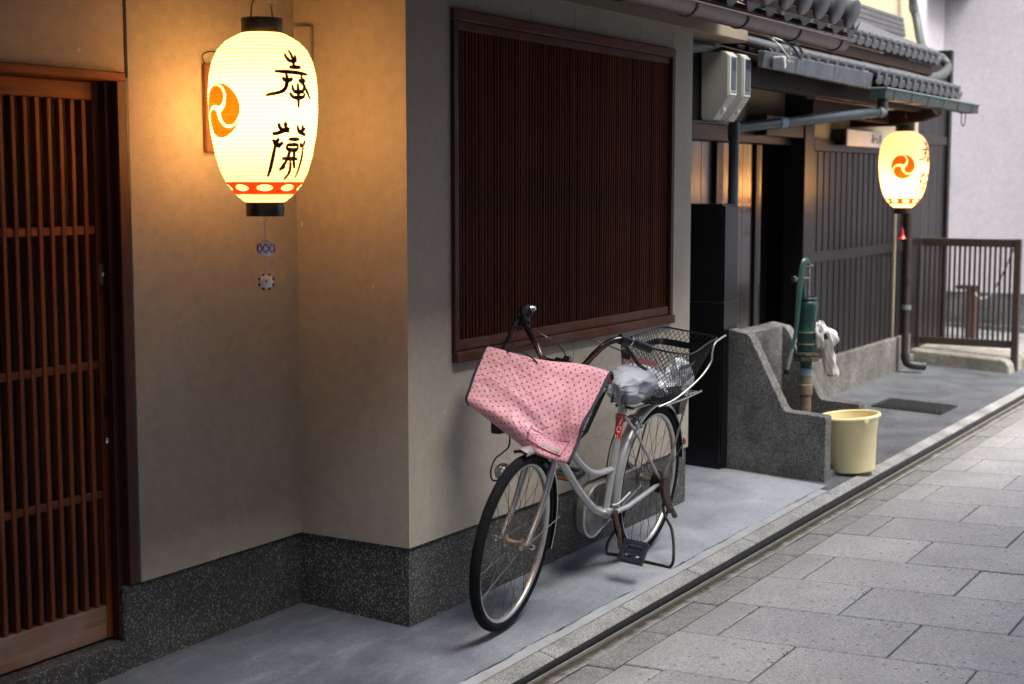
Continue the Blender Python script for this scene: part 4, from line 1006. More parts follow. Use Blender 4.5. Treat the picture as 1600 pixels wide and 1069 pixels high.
part('pivot_bolt', MB().tube([(hx - .045, hy + .028, 1.118), (hx + .05, hy - .022, 1.118)], 0.010, 10).lathe([(0.018, -.008), (0.018, .008)], 6, xframe((hx - .045, hy + .028, 1.118), (-1, .5, 0))), 'pump_rust', t)
part('piston_rod', MB().tube([(px_ + .006, py_ - .005, 1.185), (px_ + .006, py_ - .004, 0.97)], 0.006, 8), 'chrome', t, smooth=True)
part('pivot_bolt', MB().tube([(px_ - .025, py_ + .01, 1.186), (px_ + .03, py_ - .015, 1.186)], 0.012, 8), 'pump_rust', t)

# white cotton bag tied over the spout
sx_, sy_ = px_ + .030, py_ - .085
t = thing('cotton_bag', 'crumpled white cotton bag tied over the spout of the green pump', 'cloth', (sx_, sy_, 0.58))
rr = random.Random(3)
def bagfn(u, v):
    a = 2 * PI * u
    z = 0.845 - 0.30 * v
    r = 0.050 * (0.75 + 0.6 * math.sin(PI * min(1, v * 2.3)) * (1 - .45 * v)) * (1 - 0.10 * (v > .97))
    if v < .08: r *= v / .08 * .9 + .1
    r *= 1 + 0.16 * math.sin(5 * a + 9 * v) + 0.10 * math.sin(9 * a - 14 * v) + .08 * math.sin(17 * v + 2 * a)
    dx = 0.015 + 0.085 * v ** 1.3; dy = -0.026 * v
    return (sx_ + dx + r * math.cos(a) * 0.8, sy_ + dy + r * math.sin(a), z)
part('bag', MB().grid(bagfn, 36, 30), 'towel', t, smooth=True, ang=120)
def knotfn(u, v):
    a, p = 2 * PI * u, PI * v
    r = 0.058 * (1 + .16 * math.sin(4 * a + 5 * p) + .12 * math.sin(7 * a))
    return (sx_ - 0.012 + .55 * r * math.sin(p) * math.cos(a), sy_ + .012 + .75 * r * math.sin(p) * math.sin(a), 0.795 - 1.15 * r * math.cos(p))
part('bag_top', MB().grid(knotfn, 28, 16), 'towel', t, smooth=True, ang=120)
part('hem', MB().tube([(sx_ + .100 + .026 * math.cos(a), sy_ - .026 + .033 * math.sin(a), 0.548) for a in [2 * PI * k / 16 for k in range(16)]], 0.0045, 6, closed=True), 'pump_pipe', t)

# yellow bucket
bx, by = 3.757, -0.463
bz = gz(bx, by) + 0.012
t = thing('bucket', 'pale yellow plastic bucket leaning at the front of the stone trough', 'bucket', (bx, by, bz))
bm_ = Matrix.Translation((bx, by, bz)) @ Matrix.Rotation(R(-5), 4, Vector((1, 0.35, 0)).normalized())
part('shell', MB().lathe([(0.001, 0.006), (0.118, 0.006), (0.118, 0.0), (0.124, 0.004), (0.150, 0.235), (0.153, 0.24), (0.168, 0.312), (0.170, 0.318), (0.160, 0.318), (0.150, 0.25), (0.118, 0.012), (0.001, 0.010)], 56, bm_, caps=False), 'bucket', t, smooth=True)
part('rim', MB().lathe([(0.160, 0.310), (0.176, 0.308), (0.178, 0.316), (0.172, 0.324), (0.162, 0.324), (0.158, 0.318)], 56, bm_, caps=False), 'bucket', t, smooth=True, ang=60)
for a in (R(230), R(50)):
    part('handle_ear', MB().lathe([(0.001, 0.0), (0.016, 0.0), (0.016, 0.010), (0.001, 0.012)], 10, bm_ @ xframe((0.170 * math.cos(a), 0.170 * math.sin(a), 0.302), (math.cos(a), math.sin(a), 0))), 'bucket', t)

# drain cover and damp step on the forecourt
t = thing('drain_cover', 'dark cast iron drain grating set in the dark forecourt', 'drain cover', (6.33, -0.08, gz(6.33, -.08)))
def on_fc(x, y, dz=0): return (x, y, gz(x, y) + dz)
part('frame', MB().hexa([on_fc(6.10, .17, -.03), on_fc(6.10, -.34, -.03), on_fc(6.56, -.34, -.03), on_fc(6.56, .17, -.03)], [on_fc(6.10, .17, .004), on_fc(6.10, -.34, .004), on_fc(6.56, -.34, .004), on_fc(6.56, .17, .004)]), 'grate', t)
for k in range(15):
    y = 0.13 - k * 0.031
    part('bar', MB().hexa([on_fc(6.14, y, .0045), on_fc(6.14, y - .016, .0045), on_fc(6.52, y - .016, .0045), on_fc(6.52, y, .0045)], [on_fc(6.14, y, .011), on_fc(6.14, y - .016, .011), on_fc(6.52, y - .016, .011), on_fc(6.52, y, .011)]), 'grate', t)

# ------------------------------------------------------------------ ledge, fence, bollard, far building
t = thing('concrete_ledge', 'mossy concrete ledge with a rounded end under the brown fence', 'ledge', (9.0, 0.2, 0.05))
part('slab', MB().prism([(0.64, -0.02), (0.64, 0.200), (-0.16, 0.155), (-0.205, 0.142), (-0.235, 0.10), (-0.25, 0.03), (-0.25, -0.02)], lambda a, c: (8.66, a, c), lambda a, c: (9.45, a, c)), 'ledge', t, bevel=0.018, seg=2)
fx = 8.86
t = thing('fence', 'brown metal picket fence panel standing across the forecourt', 'fence', (fx, 0.2, 0.05))
part('post', MB().box(fx - .03, fx + .03, -0.262, -0.205, 0.0, 1.188), 'fence', t, bevel=0.004)
part('post', MB().box(fx - .03, fx + .03, 0.600, 0.657, 0.18, 1.188), 'fence', t, bevel=0.004)
part('top_rail', MB().box(fx - .02, fx + .02, -0.2045, 0.5995, 1.115, 1.185), 'fence', t, bevel=0.004)
part('bottom_rail', MB().box(fx - .02, fx + .02, -0.2045, 0.5995, 0.235, 0.300), 'fence', t, bevel=0.004)
pk = MB().box(fx - .010, fx + .010, -0.009, 0.009, 0.3005, 1.1145).mesh('picket', M['fence'])
NP = 18
for k in range(NP): inst('picket', pk, t, (0, -0.2045 + 0.804 * (k + 0.7) / (NP + .4), 0))
t = thing('bollard', 'red brown steel post behind the picket fence', 'bollard', (10.9, 0.66, 0.1))
part('post', MB().box(10.86, 10.94, 0.60, 0.70, 0.08, 0.60), 'bollard', t, bevel=0.006)
part('cap', MB().box(10.84, 10.96, 0.58, 0.80, 0.601, 0.64), 'fence', t, bevel=0.006)
t = thing('chain', 'white plastic chain sagging between the fence post and the steel post', 'chain', (9.6, 0.2, 0.5))
A_, B_ = Vector((fx + .03, -0.20, 1.13)), Vector((10.88, 0.62, 0.58))
N = 46
for k in range(N):
    f = k / N; f2 = (k + 1.25) / N
    def pt(q): return A_.lerp(B_, q) - Vector((0, 0, 0.62 * q * (1 - q) * (1 + .6 * q)))
    a, c = pt(f), pt(min(1, f2)); d = (c - a); ln = d.length
    fr_ = xframe((a + c) / 2, Vector((0, 0, 1)).cross(d) if k % 2 else Vector((0, 0, 1)), d)
    part('link', MB().tube([fr_ @ Vector((ln / 2 * math.cos(q), 0.010 * math.sin(q), 0)) for q in [2 * PI * j / 8 for j in range(8)]], 0.0035, 5, closed=True), 'chain' if f > .42 else 'wire', t)

fb = thing('far_building', 'pale lavender rendered building closing the end of the forecourt', 'building', (11.85, 0, 0))
FX = 11.82; FYC = 1.255
part('front_wall', MB().box(FX, FX + .4, -9.0, FYC, 0.505, 9.0), 'lavender', fb)
part('return_wall', MB().box(9.72, FX - .001, FYC, FYC + .4, 0.505, 9.0), 'lavender', fb)
for i in range(14):
    y1 = FYC - 0.002 - i * 0.62
    part('base_stone', MB().box(FX + 0.012, FX + 0.3, y1 - 0.614, y1, 0.17, 0.500), 'grey_stone', fb, bevel=0.006)
    part('base_stone', MB().box(FX - 0.05, FX + 0.3, y1 - 0.614, y1, -0.05, 0.166), 'grey_stone', fb, bevel=0.008)
part('shadow_gap', MB().box(FX + 0.03, FX + 0.3, -9.0, FYC, 0.49, 0.5045), 'black', fb)
for i in range(4):
    x1 = 9.72 + i * 0.52
    part('base_stone', MB().box(x1, x1 + 0.516, FYC + 0.012, FYC + .3, -0.05, 0.500), 'grey_stone', fb, bevel=0.006)
part('canopy', MB().box(11.10, FX - .001, 0.98, FYC - .001, 3.64, 3.74), 'beam', fb, bevel=0.006)
struct('side_passage', sheet(9.46, FX - 0.055, -0.515, 1.25, 6, 4, gz, 0.018), 'gravel_grey')
t = thing('wall_socket', 'small blue grey box on the lavender wall beside the far lantern', 'box', (FX - .03, 1.215, 1.60))
part('cover', MB().box(FX - 0.07, FX - .001, 1.17, 1.245, 1.62, 1.78), 'tape', t, bevel=0.006)
part('conduit', MB().tube([(FX - .03, 1.22, 1.619), (FX - .03, 1.22, 1.50), (FX - .01, 1.22, 1.48)], 0.014, 8), 'pipe_grey', t, smooth=True)
# weeds by the fence post
t = thing('weed', 'small green weed growing at the foot of the fence post', 'plant', (9.30, -0.36, gz(9.3, -.36)))
rw = random.Random(5)
for k in range(26):
    a = rw.uniform(0, 2 * PI); ln = rw.uniform(.05, .15); lean_ = rw.uniform(.3, .9); z0 = gz(9.3, -.36)
    ox, oy = 9.30 + rw.uniform(-.10, .10), -0.36 + rw.uniform(-.06, .06)
    p0 = Vector((ox, oy, z0)); d = Vector((math.cos(a) * lean_, math.sin(a) * lean_, 1)).normalized(); sd = Vector((-math.sin(a), math.cos(a), 0)) * ln * .22
    part('leaf', MB().add([p0, p0 + d * ln * .5 + sd, p0 + d * ln, p0 + d * ln * .5 - sd, p0 + d * ln * .55 + Vector((0, 0, .008))], [(0, 1, 4), (1, 2, 4), (2, 3, 4), (3, 0, 4)]), 'leaf', t)

# plain house front on the other side of the lane (it shades the lane, as the photo's light shows)
oh = thing('opposite_house', 'plain plastered house front across the lane behind the viewer', 'house', (3, -5.2, 0))
part('wall', MB().box(-14, 5, -5.6, -5.2, -0.2, 8.5), 'plaster', oh)

# ------------------------------------------------------------------ bicycle
bk = thing('bicycle', 'silver city bicycle parked on its stand against the plaster wall', 'bicycle', (0.9, -0.28, 0.0))
RC = Vector((1.463, -0.236, 0.014)); FW = Vector((-0.999, -0.041, 0)).normalized()
LEFT0 = Vector((0, 0, 1)).cross(FW); LN = R(5)
UP = Vector((0, 0, 1)) * math.cos(LN) + LEFT0 * math.sin(LN); LF = LEFT0 * math.cos(LN) - Vector((0, 0, 1)) * math.sin(LN)
def B(a, s, u): return RC + FW * a + LF * s + UP * u                 # frame space: forward, left (street side), up
FA = Vector((0.183, -0.340, 0.338)); hd, ln_ = R(6.6), R(8.0)
FF = Vector((-math.cos(hd), -math.sin(hd), 0)); FL0 = Vector((0, 0, 1)).cross(FF)
FU = Vector((0, 0, 1)) * math.cos(ln_) + FL0 * math.sin(ln_); FL = FL0 * math.cos(ln_) - Vector((0, 0, 1)) * math.sin(ln_)
def F(a, s, u): return FA + FF * a + FL * s + FU * u                 # steering space, origin at the front axle
RW = 0.335
def wheel(name, O, fw, lf, up):
    wm = Matrix((fw, up, lf)).transposed().to_4x4(); wm.translation = O    # lathe axis = left
    w = part(name, MB().lathe([(0.288, -0.008), (0.293, -0.0125), (0.302, -0.0130), (0.304, -0.0120), (0.300, -0.008), (0.297, 0.0), (0.300, 0.008), (0.304, 0.0120), (0.302, 0.0130), (0.293, 0.0125), (0.288, 0.008), (0.286, 0.0), (0.288, -0.008)], 72, wm, caps=False), 'rim', bk, smooth=True, ang=50)
    tp = [(RW - 0.0205 + 0.0205 * math.cos(a), 0.0200 * math.sin(a)) for a in [2 * PI * k / 16 - PI for k in range(17)]]
    part('tyre', MB().lathe(tp, 80, wm, caps=False), 'tyre', w, smooth=True, ang=80)
    part('hub', MB().lathe([(0.006, -0.062), (0.006, -0.040), (0.024, -0.036), (0.024, -0.030), (0.013, -0.024), (0.012, 0.024), (0.024, 0.030), (0.024, 0.036), (0.006, 0.040), (0.006, 0.062)], 16, wm), 'rust_chrome', w, smooth=True)
    for k in range(32):
        side = 1 if k % 2 else -1; a = 2 * PI * k / 32; a2 = a + (R(58) if (k // 2) % 2 else -R(58))
        p = wm @ Vector((0.289 * math.cos(a), 0.289 * math.sin(a), side * .003)); q = wm @ Vector((0.022 * math.cos(a2), 0.022 * math.sin(a2), side * .033))
        part('spoke', MB().tube([p, q], 0.0012, 4), 'spoke', w)
    part('axle', MB().tube([wm @ Vector((0, 0, -0.085)), wm @ Vector((0, 0, 0.085))], 0.005, 8), 'chrome', w)
    for s in (-1, 1): part('axle_nut', MB().lathe([(0.011, 0), (0.011, 0.010), (0.006, 0.016)], 6, wm @ xframe((0, 0, s * .070), (0, 0, s))), 'chrome', w)
    b = MB()
    part('valve', MB().tube([wm @ Vector((0.288 * math.cos(3.6), 0.288 * math.sin(3.6), 0)), wm @ Vector((0.262 * math.cos(3.6), 0.262 * math.sin(3.6), 0))], 0.003, 6), 'chrome', w)
    return w
rwheel = wheel('rear_wheel', B(0, 0, RW), FW, LF, UP)
fwheel = wheel('front_wheel', FA, FF, FL, FU)
# fenders
def fender(name, O, fw, lf, up, a0, a1, r, w, parent):
    bb = MB(); n = 40
    prof = [(-w, -0.016), (-w * .92, -0.006), (-w * .5, 0.002), (0, 0.006), (w * .5, 0.002), (w * .92, -0.006), (w, -0.016)]
    prof2 = [(x * 0.95, y - 0.0025) for x, y in prof][::-1]; P = prof + prof2; m = len(P); base = len(bb.v)
    for i in range(n + 1):
        a = a0 + (a1 - a0) * i / n
        for (sx, dr) in P:
            rr_ = r + dr; bb.v.append(tuple(O + fw * (rr_ * math.cos(a)) + up * (rr_ * math.sin(a)) + lf * sx))
    for i in range(n):
        for k in range(m): bb.f.append((base + i * m + k, base + i * m + (k + 1) % m, base + (i + 1) * m + (k + 1) % m, base + (i + 1) * m + k))
    bb.f.append(tuple(base + k for k in range(m))); bb.f.append(tuple(base + n * m + k for k in range(m - 1, -1, -1)))
    fd = part(name, bb, 'frame_silver', parent, smooth=True, ang=50)
    lb = MB()
    lb.grid(lambda u, v: tuple(O + fw * ((r - .0075 - .010 * (2 * v - 1) ** 2) * math.cos(a0 + (a1 - a0) * u)) + up * ((r - .0075 - .010 * (2 * v - 1) ** 2) * math.sin(a0 + (a1 - a0) * u)) + lf * (w * .9 * (2 * v - 1))), 40, 6)
    part('fender_lining', lb, 'black_plastic', fd, smooth=True)
    return fd
fender('rear_fender', B(0, 0, RW), FW, LF, UP, R(-12), R(172), 0.357, 0.029, bk)
ff = fender('front_fender', FA, FF, FL, FU, R(83), R(196), 0.360, 0.026, bk)
part('fender_edge', MB().tube([F(.0435, s_ * .0265 / 3, .3500 + .008 * (1 - abs(s_) / 3)) for s_ in range(-3, 4)], 0.0045, 8), 'black_plastic', ff, smooth=True)
for s in (-1, 1):
    part('fender_stay', MB().tube([F(-.005, s * .055, 0.0), F(-.355, s * .034, .035)], 0.0022, 6), 'rust_chrome', ff)
# fork, steerer, head
def ax(u): return -0.050 - u / 2.475                                   # steering axis in the front frame
for s in (-1, 1):
    pts = catmull([F(0.0, s * .052, 0.0), F(-.030, s * .053, .040), F(ax(.13) + .004, s * .054, .13), F(ax(.25), s * .053, .25), F(ax(.36), s * .042, .36), F(ax(.40), s * .018, .395)], 6)
    part('fork_blade', MB().tube(pts, [0.0075 + 0.0055 * min(1, i / 16) for i in range(len(pts))], 12), 'fork_metal', bk, smooth=True)
part('fork_crown', MB().tube([F(ax(.37), 0, .37), F(ax(.415), 0, .415)], 0.022, 14), 'chrome', bk, smooth=True)
part('front_brake', MB().tube(catmull([F(ax(.385) + .02, -.036, .30), F(ax(.385) + .035, -.042, .36), F(ax(.385) + .04, 0, .41), F(ax(.385) + .035, .042, .36), F(ax(.385) + .02, .036, .30)], 5), 0.006, 8), 'chrome', bk, smooth=True)
for s in (-1, 1): part('brake_shoe', MB().tube([F(-.13, s * .022, .288), F(-.175, s * .022, .265)], 0.007, 8), 'black_plastic', bk)
hb, ht = F(ax(.43), 0, .43), F(ax(.575), 0, .575)
part('head_tube', MB().tube([hb, ht], 0.019, 16), 'frame_silver', bk, smooth=True)
part('headset', MB().lathe([(0.021, 0), (0.024, .006), (0.024, .014), (0.02, .02)], 16, xframe(ht, ht - hb)).lathe([(0.021, 0), (0.024, .006), (0.024, .014), (0.02, .02)], 16, xframe(hb, hb - ht)), 'chrome', bk, smooth=True)
part('stem', MB().tube([ht, F(ax(.66), 0, .665)], 0.0115, 12).tube([F(ax(.655), 0, .655), F(ax(.655) + .035, 0, .662)], 0.015, 12), 'bar_black', bk, smooth=True)
a0_ = ax(.655) + .035
clampc = F(a0_, 0, .662)
# handlebar: out, up, then swept back to the grips
def hb_side(s):
    if s > 0: tgt = [Vector((0.484, -0.455, 0.966)), Vector((0.492, -0.505, 1.014)), Vector((0.502, -0.553, 1.058)), Vector((0.530, -0.590, 1.075)), Vector((0.575, -0.618, 1.068)), Vector((0.658, -0.652, 1.034))]
    else: tgt = [Vector((0.452, -0.315, 0.991)), Vector((0.475, -0.265, 1.045)), Vector((0.512, -0.205, 1.100)), Vector((0.540, -0.185, 1.122)), Vector((0.585, -0.155, 1.135)), Vector((0.680, -0.088, 1.150))]
    return tgt
lp, rp = hb_side(1), hb_side(-1)
CL = Vector((0.462, -0.388, 0.979))
bar = catmull(rp[::-1] + [CL] + lp, 6)
part('handlebar', MB().tube(bar, 0.0125, 14), 'bar_black', bk, smooth=True)
part('bar_clamp', MB().tube([CL + Vector((.003, .028, .004)), CL + Vector((-.003, -.028, -.004))], 0.0185, 12), 'bar_black', bk, smooth=True)
for q in (lp, rp):
    d = (q[5] - q[4]).normalized()
    part('grip', MB().tube([q[4] + d * .004, q[4].lerp(q[5], .5), q[5] + d * .012], [0.0165, 0.0175, 0.0165], 14), 'black_plastic', bk, smooth=True)
    part('grip_ring', MB().lathe([(0.0185, -.004), (0.0185, .004)], 14, xframe(q[4] + d * .002, d)), 'chrome', bk, smooth=True)
part('brake_lever', MB().tube(catmull([(0.528, -0.150, 1.128), (0.50, -0.150, 1.11), (0.487, -0.148, 1.085), (0.46, -0.146, 1.05), (0.428, -0.145, 1.022)], 5), 0.0065, 8, flat=1.6), 'black_plastic', bk, smooth=True)
part('brake_lever', MB().tube(catmull([(0.545, -0.600, 1.060), (0.575, -0.605, 1.040), (0.615, -0.610, 1.005), (0.665, -0.612, 0.968), (0.715, -0.615, 0.945)], 5), 0.0065, 8, flat=1.6), 'black_plastic', bk, smooth=True)
part('lever_clamp', MB().tube([(0.522, -0.195, 1.108), (0.548, -0.165, 1.130)], 0.024, 12), 'black_plastic', bk, smooth=True)
part('lever_clamp', MB().tube([(0.535, -0.595, 1.076), (0.565, -0.612, 1.068)], 0.020, 12), 'black_plastic', bk, smooth=True)
bell = part('bell', MB().lathe([(0.026, 0), (0.028, 0.008), (0.022, 0.018), (0.001, 0.024)], 18, xframe((0.560, -0.176, 1.160), (-.75, -.45, .25))), 'black_plastic', bk, smooth=True)
part('bell_dome', MB().lathe([(0.015, 0), (0.014, 0.010), (0.001, 0.016)], 14, xframe((0.556, -0.200, 1.172), (-.4, -.8, .45))), 'chrome', bell, smooth=True)
# frame tubes
BB = B(0.428, 0, 0.267); STT = B(0.345, 0, 0.712)
hlo, hhi = hb.lerp(ht, .16), hb.lerp(ht, .75)
part('down_tube', MB().tube(catmull([hlo, B(0.99, 0, 0.630), B(0.879, 0, 0.555), B(0.700, 0, 0.410), B(0.540, 0, 0.305), BB], 6), 0.0165, 14), 'frame_silver', bk, smooth=True)
part('top_tube', MB().tube(catmull([hhi, B(0.93, 0, 0.70), B(0.80, 0, 0.590), B(0.70, 0, 0.520), B(0.60, 0, 0.472), B(0.52, 0, 0.455), B(0.402, 0, 0.450)], 6), 0.0135, 14), 'frame_silver', bk, smooth=True)
part('seat_tube', MB().tube([BB, STT], 0.0158, 16), 'frame_silver', bk, smooth=True)
part('bottom_bracket', MB().tube([BB + LF * -.036, BB + LF * .036], 0.024, 16), 'frame_silver', bk, smooth=True)
sd_ = (STT - BB).normalized()
ctr = BB.lerp(STT, .80)
st = part('sticker', MB().tube([BB.lerp(STT, .70), BB.lerp(STT, .93)], 0.0164, 20, caps=False), 'red_sticker', bk, smooth=True)
# white lettering strokes wrapped on the sticker, facing the street and the viewer
vn = (Vector(cam.location) - ctr); vn = (vn - sd_ * vn.dot(sd_)).normalized(); vs = sd_.cross(vn)
def stk(u, v):
    a = u / 0.0168; return ctr + sd_ * v + (vn * math.cos(a) + vs * math.sin(a)) * 0.0170
for pl in ([(-.010, .048), (.008, .050), (.008, .040), (-.001, .014)], [(.010, .002), (-.004, .006), (-.009, -.006), (-.004, -.018), (.010, -.016)], [(.009, .004), (.010, -.008)], [(-.009, -.030), (-.009, -.044)], [(.000, -.030), (.000, -.044)]):
    part('lettering', MB().tube([stk(*p) for p in pl], 0.0016, 6), 'white_print', st)
part('seat_clamp', MB().tube([STT - sd_ * .01, STT + sd_ * .022], 0.0185, 14), 'chrome', bk, smooth=True)
part('seat_post', MB().tube([STT, STT + sd_ * .13], 0.0125, 12), 'black_plastic', bk, smooth=True)
part('seat_bolt', MB().tube([STT + LF * -.03, STT + LF * .055], 0.006, 8), 'rust', bk)
for s in (-1, 1):
    part('chain_stay', MB().tube([B(0.410, s * .022, 0.262), B(0.30, s * .046, .278), B(-.015, s * .066, RW - .002)], [0.011, 0.0115, 0.0105], 12), 'frame_silver', bk, smooth=True)
    part('seat_stay', MB().tube([B(0.352, s * .018, 0.675), B(0.28, s * .045, .60), B(0.0, s * .068, RW)], 0.0068, 10), 'frame_silver', bk, smooth=True)
    part('rack_stay', MB().tube([B(-.005, s * .074, RW), B(-.12, s * .08, .55), B(-.20, s * .08, .712)], 0.0048, 8), 'rust_chrome', bk, smooth=True)
part('pale_wire', MB().tube(catmull([B(0.405, .02, 0.30), B(0.36, .03, .30), B(0.26, .035, .33)], 4), 0.004, 6), 'cable_w', bk, smooth=True)
# chain case on the far side
cc = MB(); poly = []
for k in range(19): a = -R(95) + R(190) * k / 18 * 1.0 ; poly.append((0.428 + 0.112 * math.cos(a), 0.267 + 0.112 * math.sin(a)))
for k in range(13): a = R(92) + R(176) * k / 12; poly.append((0.0 + 0.052 * math.cos(a), RW + 0.052 * math.sin(a)))
part('chain_case', MB().prism(poly, lambda a, c: B(a, -.088, c), lambda a, c: B(a, -.040, c)), 'case_grey', bk, bevel=0.010, seg=2, smooth=True)
part('chain_case_rim', MB().tube([B(a, -.044, c) for a, c in poly], 0.0065, 8, closed=True), 'frame_silver', bk, smooth=True)
part('chain_case_edge', MB().tube([B(a, -.090, c) for a, c in poly], 0.006, 6, closed=True), 'black_plastic', bk)
# cranks and pedals
cr = Vector((0.03, 0.0, -0.162))
def pedal(c, tilt_, s):
    pm = Matrix((FW * math.cos(tilt_) + UP * math.sin(tilt_), LF, UP * math.cos(tilt_) - FW * math.sin(tilt_))).transposed().to_4x4(); pm.translation = c

    def pbox(x0, x1, y0, y1, z0, z1, bb):
        b8 = [(x0, y0, z0), (x1, y0, z0), (x1, y1, z0), (x0, y1, z0)]; t8 = [(x0, y0, z1), (x1, y0, z1), (x1, y1, z1), (x0, y1, z1)]
        bb.hexa([pm @ Vector(q) for q in b8], [pm @ Vector(q) for q in t8])
    m1 = MB(); pbox(-.050, -.030, -.056, .056, -.014, .014, m1); pbox(.030, .050, -.056, .056, -.014, .014, m1); pbox(-.0298, .0298, -.056, -.036, -.0135, .0135, m1); pbox(-.0298, .0298, .036, .056, -.0135, .0135, m1); pbox(-.0298, .0298, -.0355, .0355, -.010, .004, m1) if False else pbox(-.009, .009, -.0355, .0355, -.012, .012, m1)
    pd = part('pedal', m1, 'navy_plastic', bk, bevel=0.003)
    for sx in ((-1, 1) if s < 0 else ()):
        m2 = MB(); pbox(sx * .0485 - .002, sx * .0485 + .002, -.026, .026, -.007, .007, m2); part('reflector', m2, 'reflector_amber', pd)
    return pd
pn = B(0.428 + .012, .150, 0.267 - .138)
part('crank_arm', MB().tube([BB + LF * .045, B(0.432, .075, .20), pn - LF * .060], [0.015, 0.013, 0.012], 10, flat=.7), 'rust', bk, smooth=True)
part('crank_arm', MB().tube([BB - LF * .095, B(0.428 - .012, -.10, 0.267 + .16)], [0.013, 0.011], 10, flat=.7), 'chrome', bk, smooth=True)
pedal(pn, R(-52), 1)
pedal(B(0.428 + .06, -.155, 0.267 + .150), R(-10), -1)
part('pedal_axle', MB().tube([pn - LF * .062, pn + LF * .045], 0.006, 8), 'chrome', bk)
part('pedal_axle', MB().tube([B(0.428 - .012, -.095, 0.267 + .16), B(0.428 + .05, -.155, 0.267 + .150)], 0.006, 8), 'chrome', bk)
part('crank_boss', MB().lathe([(0.022, 0), (0.022, .012), (0.010, .018)], 12, xframe(BB + LF * .040, LF)), 'rust', bk, smooth=True)
# double-leg stand
gnd = lambda x, y: gz(x, y) + 0.008
nf, ffp = Vector((1.318, -0.452, gnd(1.318, -.452))), Vector((1.345, -0.130, gnd(1.345, -.13)))
std = catmull([B(-.01, .085, RW - .02), B(-.015, .088, .20), Vector((1.44, -.40, .14)), nf + Vector((.02, -.006, .05)), nf, nf + Vector((.004, .05, -.001)), ffp + Vector((-.004, -.05, -.001)), ffp, ffp + Vector((.02, .004, .05)), Vector((1.44, -.16, .17)), B(-.01, -.085, RW - .02)], 5)
part('stand', MB().tube(std, 0.0068, 8), 'wire', bk, smooth=True)
part('stand_bracket', MB().prism([(0.035, RW + .035), (-0.03, RW + .03), (-0.055, RW - .06), (-0.115, RW - .145), (-0.095, RW - .16), (-0.03, RW - .11), (0.02, RW - .06), (.04, RW - .01)], lambda a, c: B(a, .078, c), lambda a, c: B(a, .096, c)), 'rust', bk, bevel=0.004)
part('stand_lever', MB().tube([B(-.085, .092, RW - .125), B(-.125, .10, RW - .175)], [0.010, 0.013], 8), 'pump_rust', bk)
part('hub_brake', MB().lathe([(0.045, 0), (0.050, .008), (0.050, .03), (0.02, .036)], 20, xframe(B(0, .034, RW), LF)), 'black_plastic', bk, smooth=True)
# rear rack and basket
rk = part('rear_rack', MB().tube([B(.20, .06, .715), B(-.34, .065, .700), B(-.36, .0, .698), B(-.34, -.065, .700), B(.20, -.06, .715)], 0.0055, 8).tube([B(.20, .06, .715), B(.31, .02, .695)], 0.0055, 8).tube([B(.20, -.06, .715), B(.31, -.02, .695)], 0.0055, 8), 'chrome', bk, smooth=True)
for a in (.12, .02, -.08, -.18, -.28): part('rack_bar', MB().tube([B(a, .06, .712), B(a, -.06, .712)], 0.004, 6), 'chrome', rk)
top = [Vector((1.215, -.235, .985)), Vector((1.70, -.215, 1.012)), Vector((1.62, -.545, .985)), Vector((1.175, -.525, .962))]
bot = [Vector((1.26, -.235, .735)), Vector((1.56, -.225, .735)), Vector((1.55, -.415, .722)), Vector((1.25, -.415, .722))]
def quad(P, u, v): return (P[0] * (1 - u) + P[1] * u) * (1 - v) + (P[3] * (1 - u) + P[2] * u) * v
def rounded(P, n=6, r=.16):
    out = []
    for i in range(4):
        c = P[i]; p, q = P[i - 1], P[(i + 1) % 4]
        s0, s1 = c.lerp(p, r), c.lerp(q, r)
        for k in range(n + 1):
            t_ = k / n; out.append(s0 * (1 - t_) ** 2 + c * 2 * t_ * (1 - t_) + s1 * t_ ** 2)
    return out
def resample(L, n):
    L = L + [L[0]]; d = [0]
    for a, c in zip(L, L[1:]): d.append(d[-1] + (c - a).length)
    out = []
    for k in range(n):
        s = d[-1] * k / n
        for i in range(len(L) - 1):
            if d[i + 1] >= s: out.append(L[i].lerp(L[i + 1], (s - d[i]) / max(1e-9, d[i + 1] - d[i]))); break
    return out
NW, NV = 108, 20
rt, rb = resample(rounded(top), NW), resample(rounded(bot), NW)
def dip(p, f):                                  # the near rim sags in the middle
    k = max(0, min(1, (-.40 - p.y) / .12)) * math.exp(-((p.x - 1.34) / .13) ** 2); return Vector((0, 0, -.030 * k * f))
wallp = lambda k, j: (lambda f: rb[k % NW].lerp(rt[k % NW], f) + dip(rt[k % NW], f))(j / NV)
bb = MB()
for k in range(NW):
    for j in range(NV):
        if (k + j) % 2 == 0:
            bb.tube([wallp(k, j), wallp(k + 1, j + 1)], 0.0014, 3, caps=False)
        else:
            bb.tube([wallp(k + 1, j), wallp(k, j + 1)], 0.0014, 3, caps=False)
for i in range(17):
    u = i / 16
    bb.tube([quad(bot, u, 0.02), quad(bot, u, .98)], 0.0014, 3, caps=False); bb.tube([quad(bot, 0.02, u), quad(bot, .98, u)], 0.0014, 3, caps=False)
rbk = part('rear_basket', MB().tube([wallp(k, NV) for k in range(NW)], 0.0038, 6, closed=True).tube(rb, 0.003, 6, closed=True), 'cable_b', bk)
part('wire_mesh', bb, 'cable_b', rbk, kind='stuff')
def strip(k0, k1, j0, j1, mname, off=.003):
    cen = sum(rt, Vector()) / NW
    def fn(u, v):
        p = wallp(0, 0); kf = k0 + (k1 - k0) * u; k = int(kf); f = kf - k; j = j0 + (j1 - j0) * v
        p = wallp(k, j).lerp(wallp(k + 1, j), f); d = p - cen; d.z = 0
        return p + d.normalized() * off
    part('name_strip', MB().grid(fn, 12, 2), mname, rbk)
def nearest(P): return min(range(NW), key=lambda k: (rt[k] - P).length)
